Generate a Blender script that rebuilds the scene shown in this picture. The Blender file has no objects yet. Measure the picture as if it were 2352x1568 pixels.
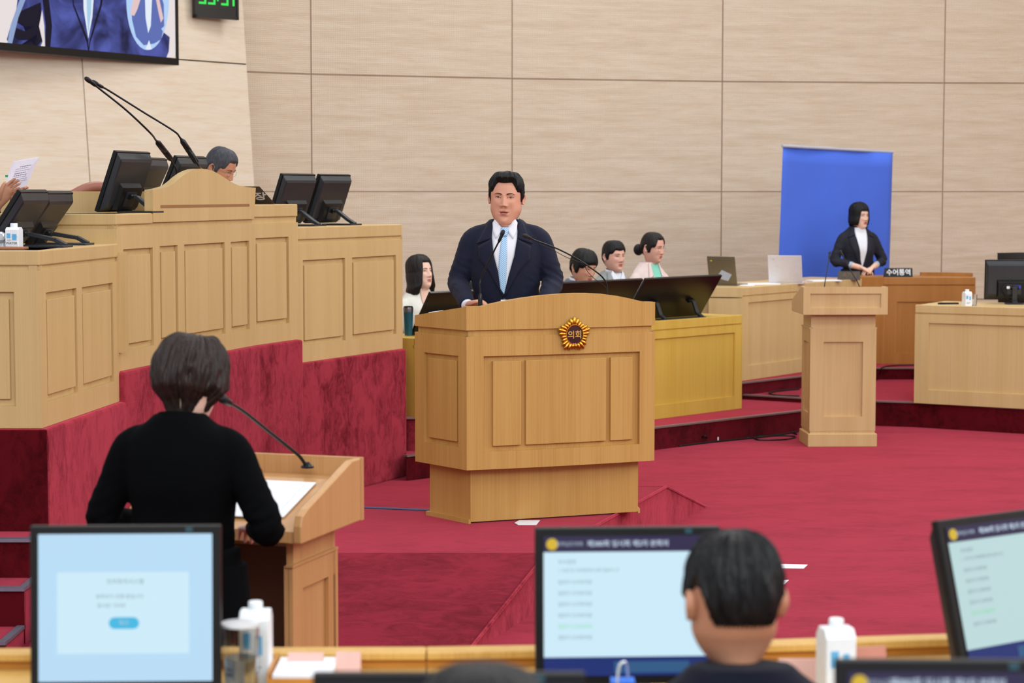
import bpy, bmesh, math, random
from mathutils import Vector, Matrix, noise
from mathutils.bvhtree import BVHTree
PI = math.pi
random.seed(7)
SC = bpy.context.scene
COL = SC.collection
# ------------------------------------------------------------------ camera
CAMH = 1.9; F = 4704.0; PITCH = math.atan(344 / F)
cam_d = bpy.data.cameras.new('camera'); cam = bpy.data.objects.new('camera', cam_d); COL.objects.link(cam)
cam.location = (0, 0, CAMH); cam.rotation_euler = (PI / 2 - PITCH, 0, 0)
cam_d.lens = 72; cam_d.sensor_width = 36; cam_d.clip_end = 100
cam_d.dof.use_dof = True; cam_d.dof.focus_distance = 10.4; cam_d.dof.aperture_fstop = 4.2
SC.camera = cam
# ------------------------------------------------------------------ world, lights, exposure
w = bpy.data.worlds.new('hall_air'); SC.world = w; w.use_nodes = True
w.node_tree.nodes['Background'].inputs[0].default_value = (0.86, 0.95, 1.0, 1)
w.node_tree.nodes['Background'].inputs[1].default_value = 0.9
def area(name, loc, rot, sx, sy, power, color=(1, 1, 1)):
    l = bpy.data.lights.new(name, 'AREA'); l.shape = 'RECTANGLE'; l.size = sx; l.size_y = sy; l.energy = power; l.color = color
    o = bpy.data.objects.new(name, l); COL.objects.link(o); o.location = loc; o.rotation_euler = rot; return o
LC = (.88, .97, 1)
for i, (x, y) in enumerate([(-3, 4), (1.5, 4), (6, 4), (-3, 9), (1.5, 9), (6, 9), (-2.5, 14), (2, 14), (6.5, 14), (1, 18.6), (5.5, 18.6)]):
    area('ceiling_lamp', (x, y, 6.9), (0, 0, 0), 2.4, 1.6, 66 if y < 12 else 105 if y < 16 else 112, LC)
area('side_lamp', (8.8, 9, 5.4), (0, math.radians(58), 0), 2.4, 12, 430, LC)
area('rear_fill', (1.5, -2.2, 5.6), (math.radians(62), 0, 0), 9, 2.2, 600, LC)  # added fill behind the camera, brightens wall fronts and faces
SC.view_settings.view_transform = 'Standard'; SC.view_settings.look = 'None'
SC.view_settings.gamma = 1; SC.view_settings.use_curve_mapping = False
SC.view_settings.exposure = 0.0
SC.cycles.max_bounces = 6; SC.cycles.caustics_reflective = False; SC.cycles.caustics_refractive = False

# ------------------------------------------------------------------ measuring helpers (photo pixels -> real points)
_c, _s = math.cos(PITCH), math.sin(PITCH)
def ray(px, py):
    u = (px - 1176) / F; v = (784 - py) / F
    return Vector((u, v * _s + _c, v * _c - _s))
def P(px, py, Y):
    d = ray(px, py); return Vector((0, 0, CAMH)) + d * (Y / d.y)
def G(px, py, z):
    d = ray(px, py); return Vector((0, 0, CAMH)) + d * ((z - CAMH) / d.z)
def G2(px, py, z):
    p = G(px, py, z); return (p.x, p.y)

# ------------------------------------------------------------------ mesh builder
class MB:
    def __init__(s): s.v = []; s.f = []; s.m = []; s.mi = 0
    def add(s, vs, fs, M=None):
        b = len(s.v)
        for p in vs:
            p = Vector(p); s.v.append(M @ p if M is not None else p)
        for f in fs: s.f.append([i + b for i in f]); s.m.append(s.mi)
        return s
    def box(s, a, b, M=None):
        x0, y0, z0 = a; x1, y1, z1 = b
        return s.add([(x0,y0,z0),(x1,y0,z0),(x1,y1,z0),(x0,y1,z0),(x0,y0,z1),(x1,y0,z1),(x1,y1,z1),(x0,y1,z1)],
              [(0,3,2,1),(4,5,6,7),(0,1,5,4),(1,2,6,5),(2,3,7,6),(3,0,4,7)], M)
    def prism(s, poly, z0, z1, M=None):      # poly in xy, extruded along z
        n = len(poly); ar = sum(poly[i][0]*poly[(i+1)%n][1]-poly[(i+1)%n][0]*poly[i][1] for i in range(n))
        if ar < 0: poly = poly[::-1]
        vs = [(p[0], p[1], z0) for p in poly] + [(p[0], p[1], z1) for p in poly]
        fs = [list(range(n))[::-1], list(range(n, 2*n))] + [(i, (i+1)%n, n+(i+1)%n, n+i) for i in range(n)]
        return s.add(vs, fs, M)
    def xprism(s, poly, y0, y1, M=None):     # poly in xz, extruded along y
        R = Matrix(((1,0,0,0),(0,0,-1,0),(0,1,0,0),(0,0,0,1)))
        return s.prism(poly, -y1, -y0, (M if M is not None else Matrix.Identity(4)) @ R)
    def loft(s, rings, cap=True, M=None):
        n = len(rings[0]); vs = [p for r in rings for p in r]; fs = []
        for k in range(len(rings)-1):
            for i in range(n):
                j = (i+1) % n; fs.append((k*n+i, k*n+j, (k+1)*n+j, (k+1)*n+i))
        if cap: fs.append(list(range(n))[::-1]); fs.append([(len(rings)-1)*n+i for i in range(n)])
        return s.add(vs, fs, M)
    def tube(s, pts, rad, n=12, M=None, flat=1.0):
        pts = [Vector(p) for p in pts]
        if not hasattr(rad, '__len__'): rad = [rad]*len(pts)
        rings = []; prev = None
        for i, p in enumerate(pts):
            t = (pts[min(i+1, len(pts)-1)] - pts[max(i-1, 0)]).normalized()
            if prev is None:
                a = Vector((0,0,1)) if abs(t.z) < .9 else Vector((0,1,0))
                x = t.cross(a).normalized()
            else: x = (prev - t*prev.dot(t)).normalized()
            prev = x; y = t.cross(x)
            rings.append([p + (x*math.cos(2*PI*k/n) + y*math.sin(2*PI*k/n)*flat)*rad[i] for k in range(n)])
        return s.loft(rings, True, M)
    def lathe(s, prof, n=24, M=None, closed=True):
        rings = [[Vector((r*math.cos(2*PI*k/n), r*math.sin(2*PI*k/n), z)) for k in range(n)] for r, z in prof]
        return s.loft(rings, closed, M)
    def ell(s, c, r, n=16, m=10, M=None):
        c = Vector(c)
        rings = [[c + Vector((r[0]*math.sin(PI*(j+.02)/(m+.04))*math.cos(2*PI*k/n), r[1]*math.sin(PI*(j+.02)/(m+.04))*math.sin(2*PI*k/n), -r[2]*math.cos(PI*(j+.02)/(m+.04)))) for k in range(n)] for j in range(m+1)]
        return s.loft(rings, True, M)
    def strip(s, A, B, n=1, M=None):         # quads between two polylines
        vs = []; fs = []
        for a, b in zip(A, B):
            for k in range(n+1): vs.append(Vector(a).lerp(Vector(b), k/n))
        for i in range(len(A)-1):
            for k in range(n):
                q = i*(n+1)+k; fs.append((q, q+1, q+n+2, q+n+1))
        return s.add(vs, fs, M)

def spline(pts, n=8):
    pts = [Vector(p) for p in pts]; out = []
    for i in range(len(pts)-1):
        p0 = pts[max(i-1,0)]; p1 = pts[i]; p2 = pts[i+1]; p3 = pts[min(i+2,len(pts)-1)]
        for k in range(n):
            t = k/n; out.append(.5*((2*p1)+(p2-p0)*t+(2*p0-5*p1+4*p2-p3)*t*t+(3*p1-p0-3*p2+p3)*t**3))
    return out + [pts[-1]]

WM = {}
def wm(o): return WM.get(o.name, Matrix.Identity(4))
def empty(name, loc, rz=0, label=None, cat=None, group=None, kind=None):
    o = bpy.data.objects.new(name, None); COL.objects.link(o); o.location = loc; o.rotation_euler = (0,0,rz)
    o.empty_display_size = .1
    WM[o.name] = Matrix.Translation(Vector(loc)) @ Matrix.Rotation(rz, 4, 'Z')
    tag(o, label, cat, group, kind); return o
def tag(o, label=None, cat=None, group=None, kind=None):
    if label: o['label'] = label
    if cat: o['category'] = cat
    if group: o['group'] = group
    if kind: o['kind'] = kind
    return o
def mk(name, mb, mat, parent=None, world=False, smooth=False, bevel=0, label=None, kind=None, loc=None):
    """link a mesh builder (or mesh) as one object; world=True: its points are world points"""
    if isinstance(mb, MB):
        me = bpy.data.meshes.new(name)
        vs = mb.v
        if world and parent is not None:
            inv = wm(parent).inverted(); vs = [inv @ p for p in vs]
        if loc is not None: vs = [p - Vector(loc) for p in vs]
        me.from_pydata([tuple(p) for p in vs], [], mb.f); me.update()
        mats = mat if isinstance(mat, (list, tuple)) else [mat]
        for m_ in mats: me.materials.append(m_)
        if len(mats) > 1: me.polygons.foreach_set('material_index', mb.m)
        bm = bmesh.new(); bm.from_mesh(me); bmesh.ops.recalc_face_normals(bm, faces=bm.faces); bm.to_mesh(me); bm.free()
    else: me = mb
    if smooth:
        me.polygons.foreach_set('use_smooth', [True]*len(me.polygons))
        if smooth != 'all': me.set_sharp_from_angle(angle=math.radians(smooth if smooth is not True else 40))
    o = bpy.data.objects.new(name, me); COL.objects.link(o)
    if loc is not None: o.location = loc
    if parent is not None:
        o.parent = parent
        WM[o.name] = wm(parent) @ Matrix.Translation(o.location)
    else: WM[o.name] = Matrix.Translation(o.location)
    if bevel:
        b = o.modifiers.new('bevel', 'BEVEL'); b.width = bevel; b.segments = 2; b.limit_method = 'ANGLE'; b.angle_limit = math.radians(50)
    if label: o['label'] = label
    if kind: o['kind'] = kind
    return o
def bake(o):
    """apply modifiers of a linked object, return the mesh and remove the object"""
    bpy.context.view_layer.update()
    dg = bpy.context.evaluated_depsgraph_get()
    me = bpy.data.meshes.new_from_object(o.evaluated_get(dg)); bpy.data.objects.remove(o); return me
FONT = None
def text_mesh(s, size=.1, depth=.002, align='CENTER', bold=0):
    c = bpy.data.curves.new('txt', 'FONT'); c.body = s; c.size = size; c.extrude = depth/2; c.align_x = align; c.align_y = 'CENTER'; c.offset = bold; c.resolution_u = 3
    o = bpy.data.objects.new('txt', c); COL.objects.link(o); me = bake(o); return me
def text(name, s, size, mat, parent, M, depth=.002, align='CENTER', bold=0, world=False, label=None):
    me = text_mesh(s, size, depth, align, bold); me.transform((wm(parent).inverted() @ M) if world else M); me.materials.clear(); me.materials.append(mat)
    return mk(name, me, mat, parent, label=label)

# ------------------------------------------------------------------ materials
def lin(c): return tuple(((x/255)/12.92 if x/255 <= .04045 else ((x/255+.055)/1.055)**2.4) for x in c) + (1,)
MATS = {}
def nodes(name):
    m = bpy.data.materials.new(name); m.use_nodes = True; nt = m.node_tree; b = nt.nodes['Principled BSDF']; MATS[name] = m
    return m, nt, b
def plain(name, c, rough=.5, metal=0, spec=.5, sheen=0, noise_amt=0.04, nscale=30, coat=0, bump=0):
    m, nt, b = nodes(name); N = nt.nodes.new; L = nt.links.new
    b.inputs['Roughness'].default_value = rough; b.inputs['Metallic'].default_value = metal
    b.inputs['Specular IOR Level'].default_value = spec; b.inputs['Sheen Weight'].default_value = sheen; b.inputs['Coat Weight'].default_value = coat
    tc = N('ShaderNodeTexCoord'); nz = N('ShaderNodeTexNoise'); nz.inputs['Scale'].default_value = nscale; nz.inputs['Detail'].default_value = 3
    L(tc.outputs['Object'], nz.inputs['Vector'])
    mx = N('ShaderNodeMix'); mx.data_type = 'RGBA'; L(nz.outputs['Fac'], mx.inputs['Factor'])
    l = lin(c); mx.inputs['A'].default_value = tuple(x*(1-noise_amt*2) for x in l[:3])+(1,); mx.inputs['B'].default_value = tuple(min(1, x*(1+noise_amt*2)) for x in l[:3])+(1,)
    L(mx.outputs['Result'], b.inputs['Base Color'])
    if bump:
        bp = N('ShaderNodeBump'); bp.inputs['Strength'].default_value = bump; bp.inputs['Distance'].default_value = .003; L(nz.outputs['Fac'], bp.inputs['Height']); L(bp.outputs['Normal'], b.inputs['Normal'])
    return m
def emis(name, c, st=1.0):
    m, nt, b = nodes(name); b.inputs['Base Color'].default_value = (0,0,0,1); b.inputs['Emission Color'].default_value = lin(c); b.inputs['Emission Strength'].default_value = st; b.inputs['Roughness'].default_value = .3
    b.inputs['Specular IOR Level'].default_value = .2
    return m
def wood(name, c1, c2, horizontal=False, rough=.42, fine=1.0, axis='z'):
    """straight grained veneer: c1 main, c2 streak"""
    m, nt, b = nodes(name); N = nt.nodes.new; L = nt.links.new
    tc = N('ShaderNodeTexCoord'); mp = N('ShaderNodeMapping')
    sc = (4, 4, 130) if horizontal else (210, 210, 1.6)
    mp.inputs['Scale'].default_value = tuple(x*fine for x in sc); L(tc.outputs['Object'], mp.inputs['Vector'])
    n1 = N('ShaderNodeTexNoise'); n1.inputs['Scale'].default_value = 1; n1.inputs['Detail'].default_value = 4; n1.inputs['Roughness'].default_value = .6; L(mp.outputs[0], n1.inputs['Vector'])
    mp2 = N('ShaderNodeMapping'); sc2 = (1.1, 1.1, 14) if horizontal else (12, 12, .35)
    mp2.inputs['Scale'].default_value = sc2; L(tc.outputs['Object'], mp2.inputs['Vector'])
    n2 = N('ShaderNodeTexNoise'); n2.inputs['Scale'].default_value = 1; n2.inputs['Detail'].default_value = 2; n2.inputs['Distortion'].default_value = .4; L(mp2.outputs[0], n2.inputs['Vector'])
    ad = N('ShaderNodeMath'); ad.operation = 'MULTIPLY_ADD'; ad.inputs[1].default_value = .55; L(n1.outputs['Fac'], ad.inputs[0])
    mu = N('ShaderNodeMath'); mu.operation = 'MULTIPLY'; mu.inputs[1].default_value = .45; L(n2.outputs['Fac'], mu.inputs[0]); L(mu.outputs[0], ad.inputs[2])
    cr = N('ShaderNodeValToRGB'); cr.color_ramp.elements[0].position = .36; cr.color_ramp.elements[0].color = lin(c2); cr.color_ramp.elements[1].position = .58; cr.color_ramp.elements[1].color = lin(c1)
    L(ad.outputs[0], cr.inputs[0]); L(cr.outputs[0], b.inputs['Base Color'])
    b.inputs['Roughness'].default_value = rough; b.inputs['Specular IOR Level'].default_value = .35
    return m
def warm_flecks(m):
    nt = m.node_tree; N = nt.nodes.new; L = nt.links.new; b = nt.nodes['Principled BSDF']; cr = [n for n in nt.nodes if n.type == 'VALTORGB'][0]
    tc = N('ShaderNodeTexCoord'); mp = N('ShaderNodeMapping'); mp.inputs['Scale'].default_value = (1.6, 1.6, 15); L(tc.outputs['Object'], mp.inputs['Vector'])
    nz = N('ShaderNodeTexNoise'); nz.inputs['Scale'].default_value = 2.1; nz.inputs['Detail'].default_value = 5; nz.inputs['Roughness'].default_value = .65; nz.inputs['Distortion'].default_value = .3; L(mp.outputs[0], nz.inputs['Vector'])
    r = N('ShaderNodeValToRGB'); r.color_ramp.elements[0].position = .52; r.color_ramp.elements[0].color = (0,0,0,1); r.color_ramp.elements[1].position = .80; r.color_ramp.elements[1].color = (.6,.6,.6,1); L(nz.outputs['Fac'], r.inputs[0])
    mx = N('ShaderNodeMix'); mx.data_type = 'RGBA'; L(r.outputs[0], mx.inputs['Factor']); L(cr.outputs[0], mx.inputs['A']); mx.inputs['B'].default_value = lin((222,184,140)); L(mx.outputs['Result'], b.inputs['Base Color']); return mx
def perforated(name, c1, c2, hole):
    m = wood(name, c1, c2, True, .6)
    warm_flecks(m); nt = m.node_tree; N = nt.nodes.new; L = nt.links.new; b = nt.nodes['Principled BSDF']
    cr = [n for n in nt.nodes if n.type == 'MIX'][0]
    tc = N('ShaderNodeTexCoord'); sp = N('ShaderNodeSeparateXYZ'); L(tc.outputs['Object'], sp.inputs[0])
    def cell(sock):
        a = N('ShaderNodeMath'); a.operation = 'MULTIPLY'; a.inputs[1].default_value = 1/.0195; L(sock, a.inputs[0])
        f = N('ShaderNodeMath'); f.operation = 'FRACT'; L(a.outputs[0], f.inputs[0])
        g = N('ShaderNodeMath'); g.operation = 'SUBTRACT'; g.inputs[1].default_value = .5; L(f.outputs[0], g.inputs[0])
        h = N('ShaderNodeMath'); h.operation = 'POWER'; h.inputs[1].default_value = 2; 
        ab = N('ShaderNodeMath'); ab.operation = 'ABSOLUTE'; L(g.outputs[0], ab.inputs[0]); L(ab.outputs[0], h.inputs[0]); return h
    a = cell(sp.outputs['X']); c = cell(sp.outputs['Z'])
    s_ = N('ShaderNodeMath'); s_.operation = 'ADD'; L(a.outputs[0], s_.inputs[0]); L(c.outputs[0], s_.inputs[1])
    lt = N('ShaderNodeMath'); lt.operation = 'LESS_THAN'; lt.inputs[1].default_value = .055; L(s_.outputs[0], lt.inputs[0])
    mx = N('ShaderNodeMix'); mx.data_type = 'RGBA'; L(lt.outputs[0], mx.inputs['Factor']); L(cr.outputs['Result'], mx.inputs['A']); mx.inputs['B'].default_value = lin(hole)
    L(mx.outputs['Result'], b.inputs['Base Color'])
    return m
def carpet(name, c1, c2, stretch=(1,1,1), patch=2.2):
    m, nt, b = nodes(name); N = nt.nodes.new; L = nt.links.new
    tc = N('ShaderNodeTexCoord'); mp = N('ShaderNodeMapping'); mp.inputs['Scale'].default_value = stretch; L(tc.outputs['Object'], mp.inputs['Vector'])
    n1 = N('ShaderNodeTexNoise'); n1.inputs['Scale'].default_value = patch; n1.inputs['Detail'].default_value = 7; n1.inputs['Roughness'].default_value = .62; n1.inputs['Distortion'].default_value = .5; L(mp.outputs[0], n1.inputs['Vector'])
    n2 = N('ShaderNodeTexNoise'); n2.inputs['Scale'].default_value = 260; n2.inputs['Detail'].default_value = 2; L(tc.outputs['Object'], n2.inputs['Vector'])
    n3 = N('ShaderNodeTexNoise'); n3.inputs['Scale'].default_value = patch*4.2; n3.inputs['Detail'].default_value = 6; n3.inputs['Roughness'].default_value = .7; n3.inputs['Distortion'].default_value = 1.2; L(mp.outputs[0], n3.inputs['Vector'])
    a3 = N('ShaderNodeMath'); a3.operation = 'MULTIPLY_ADD'; a3.inputs[1].default_value = .42; L(n3.outputs['Fac'], a3.inputs[0])
    ad = N('ShaderNodeMath'); ad.operation = 'MULTIPLY_ADD'; ad.inputs[1].default_value = .16; L(n2.outputs['Fac'], ad.inputs[0])
    mu = N('ShaderNodeMath'); mu.operation = 'MULTIPLY'; mu.inputs[1].default_value = .42; L(n1.outputs['Fac'], mu.inputs[0]); L(mu.outputs[0], a3.inputs[2]); L(a3.outputs[0], ad.inputs[2])
    cr = N('ShaderNodeValToRGB'); cr.color_ramp.elements[0].position = .40; cr.color_ramp.elements[0].color = lin(c2); cr.color_ramp.elements[1].position = .54; cr.color_ramp.elements[1].color = lin(c1)
    L(ad.outputs[0], cr.inputs[0]); L(cr.outputs[0], b.inputs['Base Color'])
    b.inputs['Roughness'].default_value = .95; b.inputs['Specular IOR Level'].default_value = .1
    b.inputs['Sheen Weight'].default_value = 1; b.inputs['Sheen Roughness'].default_value = .38; b.inputs['Sheen Tint'].default_value = lin((236,96,120))
    bp = N('ShaderNodeBump'); bp.inputs['Strength'].default_value = .35; bp.inputs['Distance'].default_value = .006; L(ad.outputs[0], bp.inputs['Height']); L(bp.outputs['Normal'], b.inputs['Normal'])
    return m
def hairmat(name, c, c2):
    m, nt, b = nodes(name); N = nt.nodes.new; L = nt.links.new
    tc = N('ShaderNodeTexCoord'); mp = N('ShaderNodeMapping'); mp.inputs['Scale'].default_value = (70,70,14); L(tc.outputs['Object'], mp.inputs['Vector'])
    n1 = N('ShaderNodeTexNoise'); n1.inputs['Scale'].default_value = 1.6; n1.inputs['Detail'].default_value = 5; n1.inputs['Distortion'].default_value = .8; L(mp.outputs[0], n1.inputs['Vector'])
    mx = N('ShaderNodeMix'); mx.data_type = 'RGBA'; L(n1.outputs['Fac'], mx.inputs['Factor']); mx.inputs['A'].default_value = lin(c); mx.inputs['B'].default_value = lin(c2); L(mx.outputs['Result'], b.inputs['Base Color'])
    b.inputs['Roughness'].default_value = .45; b.inputs['Specular IOR Level'].default_value = .28
    bp = N('ShaderNodeBump'); bp.inputs['Strength'].default_value = .9; bp.inputs['Distance'].default_value = .006; L(n1.outputs['Fac'], bp.inputs['Height']); L(bp.outputs['Normal'], b.inputs['Normal'])
    return m
def skinmat(name, c):
    m = plain(name, c, .5, 0, .35, 0, .075, 17); b = m.node_tree.nodes['Principled BSDF']
    b.inputs['Subsurface Weight'].default_value = .12; b.inputs['Subsurface Radius'].default_value = (.01,.004,.002); b.inputs['Subsurface Scale'].default_value = .5
    return m
def glassmat(name):
    m, nt, b = nodes(name); b.inputs['Base Color'].default_value = (1,1,1,1); b.inputs['Roughness'].default_value = .02; b.inputs['Transmission Weight'].default_value = 1; b.inputs['IOR'].default_value = 1.45
    return m
def striped(name, c1, c2, freq=60):
    m, nt, b = nodes(name); N = nt.nodes.new; L = nt.links.new
    tc = N('ShaderNodeTexCoord'); sp = N('ShaderNodeSeparateXYZ'); L(tc.outputs['Object'], sp.inputs[0])
    a = N('ShaderNodeMath'); a.operation = 'MULTIPLY_ADD'; a.inputs[1].default_value = -.8; L(sp.outputs['X'], a.inputs[0]); L(sp.outputs['Z'], a.inputs[2])
    mu = N('ShaderNodeMath'); mu.operation = 'MULTIPLY'; mu.inputs[1].default_value = freq; L(a.outputs[0], mu.inputs[0])
    f = N('ShaderNodeMath'); f.operation = 'FRACT'; L(mu.outputs[0], f.inputs[0])
    g = N('ShaderNodeMath'); g.operation = 'GREATER_THAN'; g.inputs[1].default_value = .55; L(f.outputs[0], g.inputs[0])
    mx = N('ShaderNodeMix'); mx.data_type = 'RGBA'; L(g.outputs[0], mx.inputs['Factor']); mx.inputs['A'].default_value = lin(c1); mx.inputs['B'].default_value = lin(c2); L(mx.outputs['Result'], b.inputs['Base Color'])
    b.inputs['Roughness'].default_value = .45; b.inputs['Sheen Weight'].default_value = .2
    return m

W_ROST = wood('maple_veneer_rostrum', (205,174,122), (196,164,111))
W_POD = wood('honey_veneer_podium', (198,154,88), (184,137,72))
W_YEL = wood('yellow_veneer', (212,176,84), (202,162,66))
W_TAN = wood('tan_veneer', (212,182,130), (202,170,116))
W_BRN = wood('brown_veneer', (176,118,58), (162,104,46))
W_LEC = wood('pale_veneer_lectern', (208,175,126), (198,162,110))
W_NEAR = wood('veneer_near_lectern', (196,148,98), (182,132,80))
W_RAIL = wood('blond_veneer_rail', (212,170,96), (196,150,76))
W_WALL = wood('blond_wall_veneer', (236,222,202), (226,207,182), True, .55)
warm_flecks(W_WALL)
W_PERF = perforated('perforated_wall_veneer', (236,220,198), (218,197,171), (168,144,122))
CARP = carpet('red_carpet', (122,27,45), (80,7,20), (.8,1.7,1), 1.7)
CARP_V = carpet('red_carpet_upright_lit', (158,52,65), (96,17,28), (1.9,1.9,1.0), 2.0)  # lit copy of the same carpet, brightness of side faces put into the colour
CARP_SHADE = carpet('red_carpet_riser_shaded', (88,10,20), (54,3,9), (1.4,1.4,1.0), 2.2)  # shaded copy of the same carpet, dark look of camera-facing faces painted in
DARK = plain('dark_joint', (74,60,48), .8)
BLACK = plain('black_plastic', (15,15,17), .42, 0, .3, 0, .1)
BLACKG = plain('glossy_black_plastic', (13,11,11), .3, 0, .5, 0, .1)
CHAR = plain('charcoal_plastic', (34,36,42), .45)
MIC = plain('mic_metal_black', (34,37,43), .3, .6)
STEEL = plain('steel_grey', (120,124,134), .3, .9)
NOSE = plain('aluminium_nosing', (140,142,160), .4, .7)
WHITE = plain('white_paper', (236,238,244), .7)
CARTON = plain('white_carton', (232,236,242), .45)
CBLUE = plain('carton_blue_print', (96,178,226), .5)
CGREY = plain('carton_grey_print', (110,116,130), .5)
GOLD = plain('gold_metal', (214,160,62), .28, 1, .5, 0, .05)
MAROON = plain('maroon_enamel', (58,18,24), .3)
GLASS = glassmat('clear_glass')
BLUEC = plain('blue_backdrop_cloth', (78,116,232), .75, 0, .3, .1, .04, 3)
LEATHER = plain('brown_leather', (126,66,36), .4)
TEAL = plain('teal_mesh', (50,150,156), .6)
# ================================================================== setting
def struct(name, mb, mat, parent=None, **k):
    o = mk(name, mb, mat, parent, **k)
    if parent is None: o['kind'] = 'structure'
    return o
struct('floor', MB().box((-9, -3, -.12), (10, 25, 0)), CARP)
struct('ceiling', MB().box((-9, -3, 7.0), (10, 25, 7.15)), plain('ceiling_white', (238,236,230), .8))
struct('wall_right', MB().box((9.6, -3, 0), (9.8, 25, 7.0)), W_WALL)
# ---- back wall: faceted run of perforated panels, rows of 1.2 m
def wall_run(name, nodes_, z_rows, mat, gap=.013, thick=.05, recline=0, zref=3.1):
    root = empty(name, (nodes_[0][0], nodes_[0][1], 0), kind='structure')
    back = MB()
    for (ax, ay), (bx, by) in zip(nodes_[:-1], nodes_[1:]):
        A = Vector((ax, ay, 0)); B = Vector((bx, by, 0)); u = (B-A).normalized(); Lh = (B-A).length
        n = Vector((-u.y, u.x, 0))      # pointing away from the hall
        rot = Matrix(((u.x, n.x, 0, 0), (u.y, n.y, 0, 0), (0, 0, 1, 0), (0, 0, 0, 1)))
        sh = Matrix.Identity(4); sh[1][2] = math.tan(recline); sh[1][3] = -math.tan(recline)*zref
        M = Matrix.Translation(A) @ rot @ sh
        Mi = wm(root).inverted() @ M
        back.box((-.02, thick*.6 if recline else .010, z_rows[0]), (Lh+.02, thick+.03, z_rows[-1]), M)
        for z0, z1 in zip(z_rows[:-1], z_rows[1:]):
            me_ = MB().box((gap/2, 0, z0+gap/2), (Lh-gap/2, thick*.6, z1-gap/2), sh if recline else None)
            o = mk('wall_panel', me_, mat, root)
            o.matrix_local = wm(root).inverted() @ Matrix.Translation(A) @ rot
    mk('joint_backing', back, DARK if recline else plain('joint_grey', (170,142,122), .8), root, world=True)
    return root
def WP(px, s): return ((px-1176)/s*1.0, F/s)
wn = [(-3.9, 19.9), (-2.06, 21.14), (0.0, 21.95), (2.3, 22.55), (4.79, 22.85), (7.3, 22.95), (9.7, 22.9)]
rows = [-.5, .7, 1.9, 3.1, 4.3, 5.5, 6.7, 7.0]
wall_run('wall_back', wn, rows, W_PERF)
# ---- left wall: smooth veneer, leaning back a little
LA = Vector((-4.95, 16.19)); LB = Vector((-2.506, 19.5)); lu = (LB-LA).normalized()
seam = LB - lu*2.05
wall_run('wall_left', [tuple(LA - lu*2.4), tuple(seam), tuple(LB)], [0, 1.9-.02, 3.1, 5.2, 7.0], W_WALL, recline=math.radians(4.3))
# return that closes the end of the left wall against the back wall
nl = Vector((-lu.y, lu.x))
e = MB(); t = math.tan(math.radians(4.3))
def lw(p, z, off=0): q = Vector(p) + nl*((z-3.1)*t + off); return (q.x, q.y, z)
e.loft([[lw(LB, 0, .05), lw(LB, 0, .6), lw(LB-lu*.05, 0, .6), lw(LB-lu*.05, 0, .05)], [lw(LB, 7, .05), lw(LB, 7, .6), lw(LB-lu*.05, 7, .6), lw(LB-lu*.05, 7, .05)]])
struct('wall_left_return', e, W_WALL)

# ---- raised levels (all carpeted)
PZ = .242
NOSE_W = .03
def ramp_solid(poly_top):      # poly with z per vertex down to floor
    n = len(poly_top); mb = MB()
    vs = [Vector(p) for p in poly_top] + [Vector((p[0], p[1], -.02)) for p in poly_top]
    fs = [list(range(n)), list(range(n, 2*n))[::-1]] + [(i, (i+1) % n, n+(i+1) % n, n+i) for i in range(n)]
    return mb.add(vs, fs)
# platform under the main podium with a ramp towards the seats and one behind
sr = G2(1528, 1117, PZ); fr = G2(1252, 1270, PZ)
edge_d = (Vector(sr) - Vector(fr)).normalized()
r_front = Vector(fr) - edge_d*1.12; r_back = Vector(G2(1618, 1164, 0))
plat = empty('podium_platform', (fr[0], fr[1], 0), kind='structure')
m = MB().prism([fr, sr, (sr[0]-.28, sr[1]), G2(978, 1172, PZ), G2(833, 1166, PZ), (-1.9, 10.95), (-1.9, fr[1])], -.02, PZ)
mk('deck', m, CARP, plat, world=True, bevel=.008)
m = ramp_solid([(fr[0], fr[1], PZ), (-2.0, fr[1], PZ), (-2.0, r_front.y, .0), (r_front.x, r_front.y, .0)])
mk('ramp', m, CARP, plat, world=True)
m = ramp_solid([(sr[0], sr[1], PZ), (r_back.x, r_back.y, 0), (r_back.x-.9, r_back.y, 0), (sr[0]-.9, sr[1], PZ)])
mk('ramp', m, CARP, plat, world=True)
# upright carpet on the open side of platform and ramps
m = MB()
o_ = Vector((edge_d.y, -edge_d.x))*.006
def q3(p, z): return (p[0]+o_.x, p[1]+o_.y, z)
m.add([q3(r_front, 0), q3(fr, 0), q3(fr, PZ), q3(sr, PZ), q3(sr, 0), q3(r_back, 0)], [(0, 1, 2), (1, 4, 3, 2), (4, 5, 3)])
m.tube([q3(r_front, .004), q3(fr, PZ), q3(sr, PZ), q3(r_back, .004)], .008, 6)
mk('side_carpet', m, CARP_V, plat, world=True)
a = G2(978, 1172, PZ); b = G2(833, 1166, PZ)
m = MB().tube([(a[0]+.3, a[1]-.05, PZ+.004), (a[0], a[1]-.01, PZ+.004), (b[0], b[1]-.01, PZ+.004), (b[0]-.5, b[1], PZ+.004)], .0065, 6)
mk('edge_nosing', m, plain('blue_grey_metal', (78,92,128), .4, .3), plat, world=True)

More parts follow.
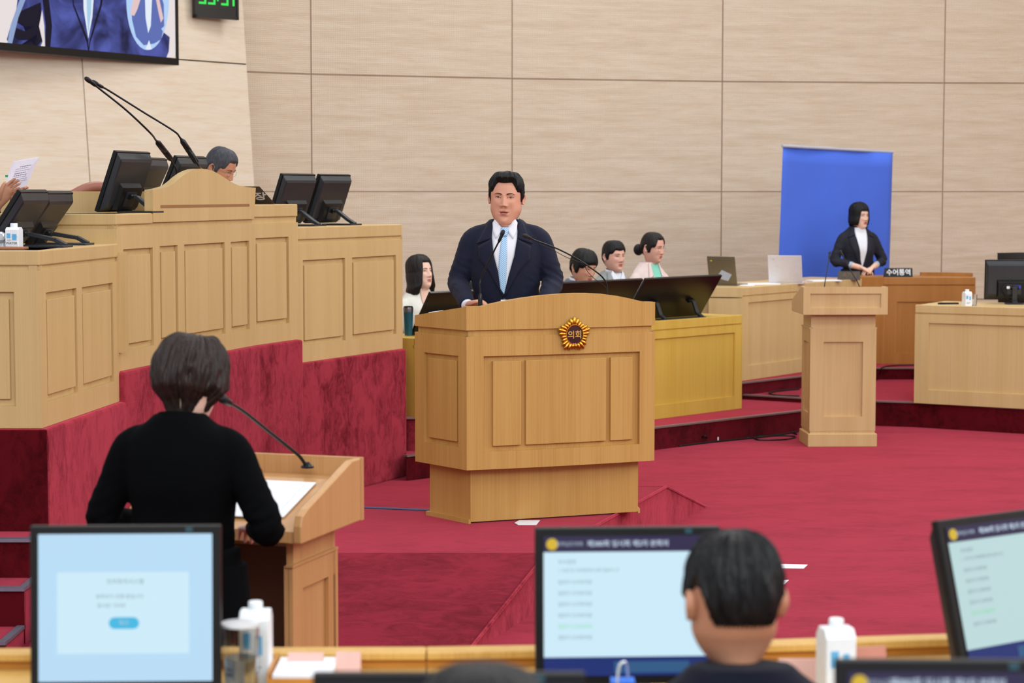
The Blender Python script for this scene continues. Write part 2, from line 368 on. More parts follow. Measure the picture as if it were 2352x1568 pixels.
# tiers on the right (z .165, .2, .3)
def tier(name, front, z, back_pts, low):
    root = empty(name, (front[0][0], front[0][1], 0), kind='structure')
    poly = list(front) + list(back_pts)
    mk('deck', MB().prism(poly, -.03, z-.002), CARP, root, world=True)
    m = MB()
    for A, B in zip(front[:-1], front[1:]):
        A = Vector(A); B = Vector(B); u = (B-A).normalized(); n = Vector((u.y, -u.x))*.004
        m.add([(A.x+n.x, A.y+n.y, low), (B.x+n.x, B.y+n.y, low), (B.x+n.x, B.y+n.y, z-.004), (A.x+n.x, A.y+n.y, z-.004)], [(0, 1, 2, 3)])
    mk('riser', m, CARP_SHADE, root, world=True)
    m = MB()
    for A, B in zip(front[:-1], front[1:]):
        A = Vector(A); B = Vector(B); u = (B-A).normalized(); n = Vector((u.y, -u.x))
        p1 = A+n*.012; p2 = B+n*.012; p3 = B-n*.03; p4 = A-n*.03
        m.prism([tuple(p1), tuple(p2), tuple(p3), tuple(p4)], z-.006, z+.006)
    mk('nosing', m, plain('nosing_dull', (128,104,104), .5, .3), root, world=True)
    return root
t1a = G2(1504, 982, .165); t1b = G2(1834, 944, .165)
tA = [(t1a[0]-1.75, t1a[1]-1.62), t1a, t1b, (t1b[0]+.5, t1b[1]+.5)]
tier('tier_step', tA, .165, [(5, 21.5), (-.4, 21.5), (-.75, 14.5)], 0)
t2 = [G2(1690, 905.5, .2), G2(1834, 914, .2), G2(2014, 921.5, .2), G2(2100, 924, .2), (5.2, 15.3), (9.5, 14.9)]
tier('tier_step', t2, .2, [(9.5, 22.4), (2.6, 22.1), (1.93, 17.3)], 0)
t3 = [G2(1700, 880, .3), G2(1834, 865, .3), G2(2014, 845.5, .3), G2(2352, 845, .3), (9.4, 18.7)]
tier('tier_step', t3, .3, [(9.4, 22.35), (1.9, 22.0)], .2)

# ================================================================== panelled fronts
def frameM(A, B):
    A = Vector((A[0], A[1])); B = Vector((B[0], B[1])); u = (B-A).normalized()
    n = Vector((-u.y, u.x))              # away from viewer side
    return Matrix(((u.x, n.x, 0, A.x), (u.y, n.y, 0, A.y), (0, 0, 1, 0), (0, 0, 0, 1))), (B-A).length
def on_face(A, B, px, py):
    M, Ln = frameM(A, B); d = ray(px, py); o = Vector((0, 0, CAMH))
    n = Vector((M[0][1], M[1][1], 0)); t = (Vector((A[0], A[1], 0))-o).dot(n)/d.dot(n); p = M.inverted() @ (o+d*t)
    return p.x, p.z
def panelled(root, A, B, z0, z1, panels, mat, rec=.02, thick=.05, inset=.024, raised=True, pz=None, bev=.002, y0=0, part='front_frame', rise=None):
    """framed front between A and B: rails, stiles, recess, raised panels. panels: list of (u0,u1)"""
    M, Ln = frameM(A, B); fr_ = MB()
    fr_.box((0, rec, z0), (Ln, thick, z1), M)                       # recessed backing
    pz0, pz1 = pz
    fr_.box((0, 0, z0), (Ln, rec+.001, pz0), M); fr_.box((0, 0, pz1), (Ln, rec+.001, z1), M)
    us = [0] + [v for p in panels for v in p] + [Ln]
    for a_, b_ in zip(us[::2], us[1::2]): fr_.box((a_, 0, pz0), (b_, rec+.001, pz1), M)
    mk(part, fr_, mat, root, world=True)
    if raised:
        for (a_, b_) in panels:
            r_ = rise if rise is not None else .003
            mk('panel', MB().box((a_+inset, r_, pz0+inset*1.25), (b_-inset, rec+.001, pz1-inset*1.35), M), mat, root, world=True, bevel=bev)
    return M, Ln

# ---------------------------------------------------------------- rostrum on the left
L1a = tuple(G(97, 983, .857).xy); L1b = tuple(G(276, 921, .857).xy)
L2a = tuple(G(272, 853, 1.006).xy); L2b = tuple(G(356, 836, 1.006).xy); L2c = tuple(G(585, 793, 1.006).xy); L2d = tuple(G(686, 778.5, 1.006).xy)
L3a = tuple(G(682, 834, .857).xy); L3b = tuple(G(925, 800, .857).xy)
# carpeted base of the rostrum
def shift(a, b, d): 
    u = (Vector(b)-Vector(a)).normalized(); n = Vector((u.y, -u.x))*d; return n
base = empty('rostrum_base', (L1a[0], L1a[1], 0), kind='structure')
back = [(L3b[0]-2.9, L3b[1]+1.2), (-4.8, 9.04)]
def offs(pts, d):
    out = []
    for i, p in enumerate(pts):
        a_ = Vector(pts[max(i-1,0)]); b_ = Vector(pts[min(i+1,len(pts)-1)]); u = (b_-a_).normalized(); out.append((p[0]+u.y*d, p[1]-u.x*d))
    return out
lowpts = offs([L1a, L1b, L2b, L2c, L3a, L3b], .03)
lowpts[0] = (lowpts[0][0], lowpts[0][1]-.02)
m = MB().prism(lowpts + back, 0, .855)
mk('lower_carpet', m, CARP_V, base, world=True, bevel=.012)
mk('front_carpet_shaded', MB().box((-4.7, L1a[1]-.026, 0), (lowpts[0][0]-.004, L1a[1]-.0, .853)), CARP_SHADE, base, world=True, bevel=.006)  # thin facing that carries the shaded carpet colour on the front
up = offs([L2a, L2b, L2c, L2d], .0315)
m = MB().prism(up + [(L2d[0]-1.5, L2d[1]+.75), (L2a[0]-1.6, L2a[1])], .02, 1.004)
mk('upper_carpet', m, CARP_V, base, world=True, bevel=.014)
# small carpeted block right of the rostrum
m = MB().prism([(L3b[0]+.02, L3b[1]+.05), (-.36, L3b[1]+.0), (-.3, L3b[1]+.28), (L3b[0]+.0, L3b[1]+.33)], -.02, .385)
blk = struct('step_block', m, CARP_V, bevel=.012)
m = MB().box((L3b[0]+.02, L3b[1]+.0, .383), (-.36, L3b[1]+.05, .393)); mk('nosing', m, MATS['nosing_dull'], blk, world=True)
# stairs
st = empty('rostrum_stairs', (-2.6, 8.6, 0), kind='structure')
for (z, ya, yb, xr) in [(.40, 8.76, 9.03, -2.075), (.235, 8.51, 8.77, -2.05), (.075, 8.2, 8.52, -2.055)]:
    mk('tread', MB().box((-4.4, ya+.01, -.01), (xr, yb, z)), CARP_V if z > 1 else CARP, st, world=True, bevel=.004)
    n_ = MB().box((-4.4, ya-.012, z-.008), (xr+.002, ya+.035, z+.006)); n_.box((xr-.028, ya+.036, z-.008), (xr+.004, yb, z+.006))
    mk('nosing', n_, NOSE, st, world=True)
    mk('riser_carpet', MB().box((-4.4, ya, 0), (xr-.001, ya+.009, z-.01)), CARP_SHADE, st, world=True)

def top_slab(A, B, z0, z1, depth, root, mat, front=0.0, name='worktop', endl=0, endr=0):
    M, Ln = frameM(A, B); mk(name, MB().box((-endl, front, z0), (Ln+endr, depth, z1), M), mat, root, world=True, bevel=.004)
# L1
def fcap(root, A, B, zt, zg1, zg0, mat, depth=.5, name='cap', groove=.012, cut_end=.0, endl=0):
    M, Ln = frameM(A, B)
    mk(name, MB().box((-endl, 0, zg1), (Ln, depth, zt), M), mat, root, world=True, bevel=.006)
    g = MB().box((0, groove, zg0), (Ln, .05, zg1), M)
    mk('groove', g, mat, root, world=True)
d1 = empty('rostrum_desk', (L1a[0], L1a[1], .857), label='nearest left rostrum desk with two monitors tilted back on it and a water carton', cat='desk', group='rostrum desks')
pan = [(on_face(L1a, L1b, 107.5, 800)[0], on_face(L1a, L1b, 178, 800)[0]), (on_face(L1a, L1b, 190, 800)[0], on_face(L1a, L1b, 261, 800)[0])]
panelled(d1, L1a, L1b, .857, 1.555, pan, W_ROST, pz=(.966, 1.453))
fcap(d1, L1a, L1b, 1.643, 1.575, 1.555, W_ROST, depth=.55)
LL = (L1a[0]-.75, L1a[1]+.0)
M, Ln = frameM(LL, L1a)
W_ROSTL = W_ROST
panelled(d1, LL, L1a, .857, 1.555, [(.08, Ln-.115)], W_ROST, pz=(.955, 1.46))
mk('cap', MB().box((0, 0, 1.575), (Ln, .45, 1.643), M), W_ROST, d1, world=True, bevel=.006)
mk('groove', MB().box((0, .012, 1.555), (Ln, .05, 1.575), M), W_ROST, d1, world=True)
# L2, taller centre of the rostrum
d2 = empty('rostrum_desk', (L2a[0], L2a[1], 1.006), label='tall middle rostrum desk with a bell shaped crown board on its front', cat='desk', group='rostrum desks')
def pp(A, B, x0, x1, y=650): return (on_face(A, B, x0, y)[0], on_face(A, B, x1, y)[0])
panelled(d2, L2a, L2b, 1.006, 1.715, [pp(L2a, L2b, 284, 352)], W_ROST, pz=(1.105, 1.612))
panelled(d2, L2b, L2c, 1.006, 1.715, [pp(L2b, L2c, 368, 409), pp(L2b, L2c, 424, 517), pp(L2b, L2c, 531, 573)], W_ROST, pz=(1.105, 1.617))
panelled(d2, L2c, L2d, 1.006, 1.715, [pp(L2c, L2d, 588, 664)], W_ROST, pz=(1.112, 1.63))
fcap(d2, L2a, L2b, 1.79, 1.735, 1.713, W_ROST, .5)
fcap(d2, L2c, L2d, 1.825, 1.75, 1.713, W_ROST, .5)
M, Ln = frameM(L2b, L2c)
mk('groove', MB().box((0, .012, 1.713), (Ln, .05, 1.745), M), W_ROST, d2, world=True)
# crown board
crown_px = [(350,436),(366,433.5),(389,427),(401,418),(413,407.5),(426,398),(438,392),(449,388.5),(460,387.5),(473,388.5),(487,392),(500,399),(514,407.5),(527,416),(539,422.5),(549,426.5),(560,428.7),(586,431)]
top = [on_face(L2b, L2c, x, y) for x, y in crown_px]
bw = on_face(L2b, L2c, 350, 480)[0]
poly = [(bw, 1.742), (Ln, 1.742)] + [(u_, z_) for u_, z_ in top[::-1]]
cb = MB(); cb.xprism(poly, -.004, .045, M); mk('crown_board', cb, W_ROST, d2, world=True)
g0 = on_face(L2b, L2c, 367, 471); g1 = on_face(L2b, L2c, 571, 466)
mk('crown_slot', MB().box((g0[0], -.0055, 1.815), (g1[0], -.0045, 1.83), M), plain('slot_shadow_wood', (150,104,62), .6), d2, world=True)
# inner desk box behind the ledge
ib = Vector(L2b) + Vector((M[0][1], M[1][1]))*.25
bp = tuple(P(345, 436, 10.95).xy)
left_in = (bp[0]-.95, bp[1]-.05)
mk('inner_wall', MB().prism([left_in, bp, (bp[0]+.0, bp[1]+.04), (left_in[0], left_in[1]+.04)], 1.02, 1.902), W_ROST, d2, world=True)
LL2 = (L2a[0]-.85, L2a[1])
M2, Ln2 = frameM(LL2, L2a)
panelled(d2, LL2, L2a, 1.006, 1.715, [(.3, .9)], W_ROST, pz=(1.1, 1.6))
mk('cap', MB().box((0, 0, 1.735), (Ln2, .35, 1.79), M2), W_ROST, d2, world=True, bevel=.005)
mk('groove', MB().box((0, .012, 1.713), (Ln2, .05, 1.735), M2), W_ROST, d2, world=True)
mk('worktop', MB().prism(offs([L2b, L2c], -.03) + offs([L2b, L2c], -.42)[::-1], 1.75, 1.788), W_ROST, d2, world=True)
# L3
d3 = empty('rostrum_desk', (L3a[0], L3a[1], .857), label='far right rostrum desk with two tall panels and two monitors on top', cat='desk', group='rostrum desks')
panelled(d3, L3a, L3b, .857, 1.583, [pp(L3a, L3b, 696, 793), pp(L3a, L3b, 809, 910)], W_ROST, pz=(.96, 1.482))
fcap(d3, L3a, L3b, 1.685, 1.607, 1.583, W_ROST, .47)
mk('end_panel', MB().prism([L3b, (L3b[0]-.75, L3b[1]+.38), (L3b[0]-.77, L3b[1]+.34), (L3b[0]-.03, L3b[1]-.0)], .857, 1.605), W_ROST, d3, world=True)

# ---------------------------------------------------------------- main podium
Pl = G(1072, 1080, .524); Pr = G(1503, 1057, .524)
Mp, Lp = frameM(Pl.xy, Pr.xy)
mid = (Pl+Pr)/2; ang = math.atan2(Mp[1][0], Mp[0][0])
pod = empty('speaker_podium', (mid.x, mid.y, PZ), ang, 'large honey wood speaker podium with curved top and gold flower emblem on its front', 'podium')
hw_ = Lp/2; SPL = .125; DP = .42; ZB = .524-PZ; ZT = 1.188-PZ
def bow(x, h=hw_, b=.02): return -b*(1-(x/h)**2)
# base
bh = .462; y0 = .085
base_poly = [(-bh, y0), (bh, y0), (bh+.1, y0+.33), (-bh-.1, y0+.33)]
mk('base', MB().prism(base_poly, 0.008, ZB+.01), W_POD, pod)
mk('plinth_strip', MB().prism([(-bh-.012, y0-.004), (-bh, y0-.004), (-bh-.1, y0+.34), (-bh-.118, y0+.34)], 0, .022), W_POD, pod)
mk('plinth_strip', MB().prism([(bh+.012, y0+.0), (bh, y0+.0), (bh+.1, y0+.34), (bh+.118, y0+.34)], 0, .022), W_POD, pod)
# body with bowed front made from a profile
def front_poly(h, b, inset=0, depth=DP, spl=SPL, n=12):
    f_ = [(-h + 2*h*i/n, inset + bow(-h + 2*h*i/n, h, b)) for i in range(n+1)]
    return f_ + [(h+spl, depth), (-h-spl, depth)]
def bowed_box(mb, x0, x1, z0, z1, ya, yb, n=8):
    fpts = [(x0+(x1-x0)*i/n, ya+bow(x0+(x1-x0)*i/n)) for i in range(n+1)]
    bpts = [(x0+(x1-x0)*i/n, yb+bow(x0+(x1-x0)*i/n)) for i in range(n+1)][::-1]
    mb.prism(fpts+bpts, z0, z1)
core = MB(); core.prism(front_poly(hw_-.02, .02, .022), ZB, ZT-.0)
mk('body', core, W_POD, pod)
rl, zt_ = on_face(Pl.xy, Pr.xy, 1113.5, 816); rr, zb_ = on_face(Pl.xy, Pr.xy, 1473, 1019)
ZPT = 1.088-PZ; ZPB = .613-PZ; x0r = -hw_+.088; x1r = hw_-.088
fm = MB(); bowed_box(fm, -hw_, hw_, ZB, ZPB, 0, .03, 14); bowed_box(fm, -hw_, hw_, ZPT, ZT, 0, .03, 14)
bowed_box(fm, -hw_, x0r, ZPB, ZPT, 0, .03, 3); bowed_box(fm, x1r, hw_, ZPB, ZPT, 0, .03, 3)
mk('front_frame', fm, W_POD, pod)
for a_, b_ in [(-.376, -.228), (-.203, .236), (.262, .388)]:
    pm = MB(); bowed_box(pm, a_, b_, ZPB+.026, ZPT-.026, .004, .03, 6); mk('panel', pm, W_POD, pod, bevel=.002)
# splayed sides
for sgn in (-1, 1):
    A = (-hw_-SPL, DP) if sgn < 0 else (hw_, 0); B = (-hw_, 0) if sgn < 0 else (hw_+SPL, DP)
    Mq, Lq = frameM(A, B)
    sd = MB(); 
    sd.box((0, 0, ZB), (Lq, .02, ZPB+.02), Mq); sd.box((0, 0, ZPT), (Lq, .02, ZT), Mq)
    sd.box((0, 0, ZPB+.02), (.08, .02, ZPT), Mq); sd.box((Lq-.07, 0, ZPB+.02), (Lq, .02, ZPT), Mq); sd.box((0, .018, ZB), (Lq, .03, ZT), Mq)
    mk('side_frame', sd, W_POD, pod)
    mk('panel', MB().box((.11, .004, ZPB+.045), (Lq-.09, .02, ZPT-.025), Mq), W_POD, pod, bevel=.002)
# recessed band and crown
band = MB().prism(front_poly(hw_-.014, .02, .014, DP, SPL-.005), ZT, 1.22-PZ); mk('band', band, W_POD, pod)
cr_px = [(1072,704),(1108,703.5),(1130,698),(1160,691),(1200,684),(1240,678.5),(1280,675),(1320,673),(1350,673),(1385,675),(1415,679),(1445,685),(1468,690.5),(1482,693),(1503,693.5)]
ct = [(on_face(Pl.xy, Pr.xy, x, y)[0]-hw_, on_face(Pl.xy, Pr.xy, x, y)[1]-PZ) for x, y in cr_px]
ct[0] = (-hw_, ct[0][1]); ct[-1] = (hw_, ct[-1][1])
cm = MB(); zc0 = 1.218-PZ
fr_top = [(x, bow(x), z) for x, z in ct]
n = len(fr_top)
vs = []; fs = []
for x, y, z in fr_top: vs += [(x, y, zc0), (x, y, z), (x, y+.05, z), (x, y+.05, zc0)]
for i in range(n-1):
    for k in range(4): fs.append((i*4+k, (i+1)*4+k, (i+1)*4+(k+1) % 4, i*4+(k+1) % 4))
fs += [(0, 1, 2, 3), ((n-1)*4, (n-1)*4+3, (n-1)*4+2, (n-1)*4+1)]
cm.add(vs, fs); mk('crown_board', cm, W_POD, pod)
zs = 1.273-PZ
for sgn in (-1, 1):
    A = (-hw_-SPL, DP) if sgn < 0 else (hw_, 0); B = (-hw_, 0) if sgn < 0 else (hw_+SPL, DP)
    Mq, Lq = frameM(A, B); za, zb2 = (zs, ct[0][1]) if sgn < 0 else (ct[-1][1], zs)
    mk('side_board', MB().xprism([(0, zc0), (Lq, zc0), (Lq, zb2), (0, za)], 0, .045, Mq), W_POD, pod)
mk('desktop', MB().prism([(-hw_+.01, .03), (hw_-.01, .03), (hw_+SPL-.05, DP), (-hw_-SPL+.05, DP)], 1.22-PZ, 1.255-PZ), W_POD, pod)
# gold flower emblem
eu, ez = on_face(Pl.xy, Pr.xy, 1313, 767); ex = eu-hw_; ez -= PZ
em = empty('dummy', (0, 0, 0)); bpy.data.objects.remove(em)
Me = Matrix.Translation((ex, bow(ex)-.006, ez)) @ Matrix.Rotation(PI/2, 4, 'X')   # disc faces -y; local xy -> x,z
fl = MB(); NP = 25
for k in range(NP):
    th = PI/2 + 2*PI*k/NP
    lobe = .5+.5*math.cos(5*(th-PI/2)); ro = .068+.019*lobe**1.1; ri = .045
    c_ = (ro+ri)/2
    Mk = Me @ Matrix.Rotation(th, 4, 'Z') @ Matrix.Translation((c_, 0, .006))
    fl.ell((0, 0, 0), ((ro-ri)/2+.005, .0098+.0012*lobe, .011), 12, 8, Mk)
rim = []
prof = []
fl.lathe([(.001, -.006), (.062, -.006), (.062, .006), (.001, .008)], 40, Me)
bp_ = []
for k in range(100):
    th = PI/2+2*PI*k/100; lobe = .5+.5*math.cos(5*(th-PI/2)); rr0 = .062+.018*lobe**1.1+.003*math.cos(25*(th-PI/2)); bp_.append((math.cos(th)*rr0, math.sin(th)*rr0))
fl.prism(bp_, -.006, .0065, Me)
emb = mk('emblem_petals', fl, GOLD, pod, smooth=50)
rg = MB(); rings = []
for k in range(40):
    th = 2*PI*k/40; c0 = Vector((math.cos(th)*.0455, math.sin(th)*.0495, .012)); rd = Vector((math.cos(th), math.sin(th), 0))
    rings.append([c0 + rd*.0035*math.cos(q*PI/3)+Vector((0, 0, .0045*math.sin(q*PI/3))) for q in range(6)])
rings.append(rings[0]); rg.loft(rings, False, Me)
mk('emblem_ring', rg, GOLD, pod, smooth=60)
mk('emblem_disc', MB().add([(0,0,.0135)] + [(math.cos(2*PI*k/40)*.044, math.sin(2*PI*k/40)*.048, .0125) for k in range(40)], [(0, k+1, (k+1) % 40+1) for k in range(40)], Me), MAROON, pod)
text('emblem_lettering', '의회', .043, plain('pale_gold', (226,186,104), .4, .6), pod, Me @ Matrix.Translation((0, -.003, .0145)) @ Matrix.Rotation(0, 4, 'X'), .002, bold=.0006)
PODM = wm(pod)

# ---------------------------------------------------------------- staff desks
def simple_desk(label, A, B, z0, z1, mat, panels, pz, depth=.65, cap=.07, groove=.012, ends=True, endl=True, rise=None, group=None, side_panel=False):
    r = empty('staff_desk', (A[0], A[1], z0), label=label, cat='desk', group=group)
    M, Ln = panelled(r, A, B, z0, z1-cap-groove, panels(Ln_ := (Vector(B)-Vector(A)).length), mat, raised=False, pz=pz, rec=.014)
    mk('cap', MB().box((0, 0, z1-cap), (Ln, .04, z1), M), mat, r, world=True, bevel=.004)
    mk('groove', MB().box((0, .01, z1-cap-groove-.001), (Ln, .05, z1-cap), M), mat, r, world=True)
    mk('worktop', MB().box((.0, .03, z1-.05), (Ln, depth, z1-.004), M), mat, r, world=True)
    if ends:
        mk('end_panel', MB().box((Ln-.03, .05, z0), (Ln, depth, z1-.05), M), mat, r, world=True)
        mk('end_panel', MB().box((0, .05, z0), (.03, depth, z1-.05), M), mat, r, world=True)
    return r, M, Ln
YA = tuple((Vector(G2(1503.5, 963, .165)) + (Vector(G2(1503.5, 963, .165))-Vector(G2(1703.6, 937.5, .165)))*1.0)); YB = G2(1703.6, 937.5, .165)
u_ = (Vector(YB)-Vector(YA)).normalized(); YA = tuple(Vector(YB)-u_*3.62)
desk_y, MY, LY = simple_desk('long yellow desk with big black displays, behind the speaker podium', YA, YB, .165, .917, W_YEL, lambda L_: [(.12, L_*.33), (L_*.33+.1, L_*.64), (L_*.64+.08, L_-.1)], (.27, .78), depth=.45)
TA = G2(1704, 874.5, .3); TB = tuple(G(2000, 800, .3).xy); TB = (3.39, 19.25)
desk_t, MT, LT = simple_desk('tan desk behind the far lectern carrying two open laptops', TA, TB, .3, 1.09, W_TAN, lambda L_: [(.1, L_-.1)], (.42, .96))
sl = MB().prism([TA, (TA[0]-.28, TA[1]+.06), (TA[0]-.28, TA[1]+.1), (TA[0]+.03, TA[1]+.05)], .3, 1.0); mk('side_panel', sl, W_TAN, desk_t, world=True)
mk('cap', MB().prism([TA, (TA[0]-.28, TA[1]+.06), (TA[0]-.28, TA[1]+.5), (TA[0]+.1, TA[1]+.5)], 1.01, 1.089), W_TAN, desk_t, world=True)
BA = tuple(P(2029, 640, 19.0).xy); BB = tuple(P(2241, 640, 19.0).xy)
desk_b, MBd, LBd = simple_desk('brown desk in front of the blue backdrop, with a black lettered nameplate', BA, BB, .3, 1.107, W_BRN, lambda L_: [(.13, L_-.1)], (.4, .88), depth=.6)
mk('cap', MB().prism([BA, (BA[0]-.3, BA[1]+.12), (BA[0]-.3, BA[1]+.55), (BA[0]+.1, BA[1]+.55)], 1.04, 1.106), W_BRN, desk_b, world=True)
mk('side_panel', MB().prism([BA, (BA[0]-.3, BA[1]+.12), (BA[0]-.28, BA[1]+.16), (BA[0]+.03, BA[1]+.05)], .3, 1.04), W_BRN, desk_b, world=True)
q = P(2113, 627, 19.55)
mk('paper_ledge', MB().prism([(q.x, 19.5), (q.x+.45, 19.3), (q.x+.45, 19.35), (q.x, 19.55)], 1.1, 1.135), W_BRN, desk_b, world=True)
RA = G2(2099, 925, .2); RB = Vector(G2(2352, 938.5, .2)); RB = tuple(RB + (RB-Vector(RA))*.9)
desk_r, MR, LR = simple_desk('light desk at the right edge with a black monitor and water carton', RA, RB, .2, .993, W_TAN, lambda L_: [(.115, L_-.1)], (.31, .85), depth=.75, cap=.065)

# ---------------------------------------------------------------- lecterns
def yz_solid(mb, poly, x0, x1, M=None):      # poly in (y,z), extruded along x
    n = len(poly)
    vs = [(x0, p[0], p[1]) for p in poly] + [(x1, p[0], p[1]) for p in poly]
    return mb.add(vs, [list(range(n)), list(range(n, 2*n))[::-1]] + [(i, n+i, n+(i+1) % n, (i+1) % n) for i in range(n)], M)
def lectern(loc, rz, W, top, label, mat, D=.37, sf=1.0, boxh=.205, side_h=.075, over=.055):
    """front at -y, speaker stands at +y; top box has a framed front, sloping cheeks and open speaker side"""
    r = empty('lectern', loc, rz, label, 'lectern'); h = W/2
    Z = lambda z: z*sf
    mk('base', MB().box((-h, 0, 0), (h, D, Z(.098))), mat, r, bevel=.004)
    b = h-.012
    mk('base_step', MB().box((-b+.004, .012, Z(.098)), (b-.004, D-.012, Z(.118))), mat, r)
    m = MB()
    m.box((-b, .03, Z(.118)), (b, .05, Z(.885)))                       # recessed front field
    m.box((-b, .01, Z(.118)), (b, .031, Z(.225))); m.box((-b, .01, Z(.785)), (b, .031, Z(.885)))
    m.box((-b, .01, Z(.225)), (-b+.1, .031, Z(.785))); m.box((b-.1, .01, Z(.225)), (b, .031, Z(.785)))
    mk('front', m, mat, r)
    for s_ in (-1, 1):
        m = MB(); X0, X1 = sorted((s_*(b-.016), s_*b)); I0, I1 = sorted((s_*(b-.03), s_*(b-.014)))
        m.box((I0, .05, Z(.118)), (I1, D-.01, Z(.885)))
        m.box((X0, .031, Z(.118)), (X1, D-.01, Z(.25))); m.box((X0, .031, Z(.78)), (X1, D-.01, Z(.885))); m.box((X0, .031, Z(.25)), (X1, .09, Z(.78))); m.box((X0, D-.09, Z(.25)), (X1, D-.01, Z(.78)))
        mk('side', m, mat, r)
        mk('ledge', MB().box((min(s_*(b-.02), s_*(b+.006)), .02, Z(.882)), (max(s_*(b-.02), s_*(b+.006)), D, Z(.892))), mat, r)
    zb = top-boxh
    m = MB(); m.box((-b+.006, .02, Z(.885)), (b-.006, .045, zb+.005)); m.box((-b+.006, .04, Z(.885)), (-b+.03, D-.03, zb+.005)); m.box((b-.03, .04, Z(.885)), (b-.006, D-.03, zb+.005))
    mk('neck', m, mat, r)
    mk('shelf', MB().box((-b+.02, .05, Z(.42)), (b-.02, D-.04, Z(.44))), mat, r)
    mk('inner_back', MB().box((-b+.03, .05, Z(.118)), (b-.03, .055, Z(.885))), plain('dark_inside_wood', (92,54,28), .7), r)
    H = h+over; y0 = -.06; y1 = D+.07
    m = MB(); m.box((-H, y0+.012, zb), (H, y0+.025, top))
    m.box((-H, y0, zb), (H, y0+.013, zb+.05)); m.box((-H, y0, top-.05), (H, y0+.013, top)); m.box((-H, y0, zb+.05), (-H+.05, y0+.013, top-.05)); m.box((H-.05, y0, zb+.05), (H, y0+.013, top-.05))
    mk('top_front', m, mat, r)
    for s_ in (-1, 1):
        X0, X1 = sorted((s_*(H-.028), s_*H)); m = MB()
        yz_solid(m, [(y0+.0255, zb), (y0+.0255, top), (y0+.10, top), (y1-.05, zb+side_h+.03), (y1-.012, zb+side_h+.012), (y1, zb+side_h-.02), (y1, zb)], X0, X1)
        mk('top_cheek', m, mat, r, bevel=.005)
    m = MB(); yz_solid(m, [(y0+.026, zb), (y0+.026, top-.062), (y0+.12, top-.064), (y1-.012, zb+.036), (y1-.012, zb)], -H+.029, H-.029)
    mk('reading_board', m, mat, r)
    return r
c = G(1855, 1026, 0); c2 = G(2014.7, 1026, 0)
lec_far = lectern(((c.x+c2.x)/2, c.y, 0), math.radians(2), c2.x-c.x, 1.197, 'pale wood lectern with two thin microphones, alone on open red floor at right', W_LEC)
# near lectern: speaker at our side, so its framed front faces away from the camera
NLC = Vector((-.50, 6.857)); ndir = math.radians(180-18)
Wn = .50; Rn = Matrix.Rotation(ndir, 3, 'Z')
# far right corner of the top box must land on NLC: local corner (-H, y0) with H = Wn/2+.055
off = Rn @ Vector((-(Wn/2+.055), -.06, 0))
lec_near = lectern((NLC.x-off.x, NLC.y-off.y, 0), ndir, Wn, 1.008, 'near wooden lectern where the person in black reads, seen from its open side', W_NEAR, sf=.80, boxh=.212, D=.39)
# ================================================================== television and clock on the left wall
TVA = P(0, 130, 16.75); TVB = P(411, 150, 18.78)
tA = Vector((TVA.x, TVA.y)); tB = Vector((TVB.x, TVB.y)); tu = (tB-tA).normalized(); tA = tA - tu*.45
tn = Vector((-tu.y, tu.x))
tz = TVB.z
tv = empty('television', (tB.x, tB.y, tz), label='huge wall mounted screen showing a navy suit close-up and an oval inset', cat='television')
MT_, LTV = frameM(tA, tB)
HTV = 1.3
fb = MB()
fb.box((0, 0, tz), (LTV, .10, tz+.062), MT_); fb.box((LTV-.032, 0, tz), (LTV, .10, tz+HTV), MT_); fb.box((0, 0, tz+HTV-.06), (LTV, .10, tz+HTV), MT_); fb.box((0, 0, tz), (.03, .10, tz+HTV), MT_); fb.box((.02, .02, tz+.02), (LTV-.02, .10, tz+HTV-.02), MT_)
mk('bezel', fb, BLACK, tv, world=True)
mk('wall_mount', MB().box((LTV*.45, .10, tz+.3), (LTV*.8, .32, tz+1.0), MT_), BLACK, tv, world=True)
tvs = mk('screen', MB().box((.03, .012, tz+.062), (LTV-.032, .019, tz+HTV-.06), MT_), emis('tv_wall_cream', (236,226,226), .95), tv, world=True)
Atv = (tA.x, tA.y); Btv = (tB.x, tB.y)
def tvp(pts, y, name, mat, curve=False):
    pl = [on_face(Atv, Btv, x, yy) for x, yy in pts]
    pl = [(min(max(a, .031), LTV-.033), min(max(b, tz+.063), tz+HTV-.062)) for a, b in pl]
    n_ = len(pl)
    # fan around centroid through triangulation
    m = bmesh.new(); vsb = [m.verts.new(MT_ @ Vector((a, y, b))) for a, b in pl]; m.faces.new(vsb); bmesh.ops.triangulate(m, faces=m.faces[:]); me = bpy.data.meshes.new(name); m.to_mesh(me); m.free()
    me.transform(wm(tv).inverted()); me.materials.append(mat)
    return mk(name, me, mat, tvs)
NAVY1 = emis('tv_navy', (50,58,122), .95); NAVY2 = emis('tv_navy_dark', (16,16,40), .9); TVBLUE = emis('tv_light_blue', (178,208,246), 1); TVW = emis('tv_white', (226,236,248), 1); TVSKY = emis('tv_tie_blue', (168,204,232), 1); TVSK = emis('tv_skin', (226,196,196), 1); TVN3 = emis('tv_jacket_mid', (92,110,178), 1)
_nt = NAVY1.node_tree; _b = _nt.nodes['Principled BSDF']; _tc = _nt.nodes.new('ShaderNodeTexCoord'); _n = _nt.nodes.new('ShaderNodeTexNoise'); _n.inputs['Scale'].default_value = 2.6; _n.inputs['Detail'].default_value = 3; _n.inputs['Distortion'].default_value = .8
_r = _nt.nodes.new('ShaderNodeValToRGB'); _r.color_ramp.elements[0].position = .34; _r.color_ramp.elements[0].color = lin((28,32,72)); _r.color_ramp.elements[1].position = .64; _r.color_ramp.elements[1].color = lin((88,100,186))
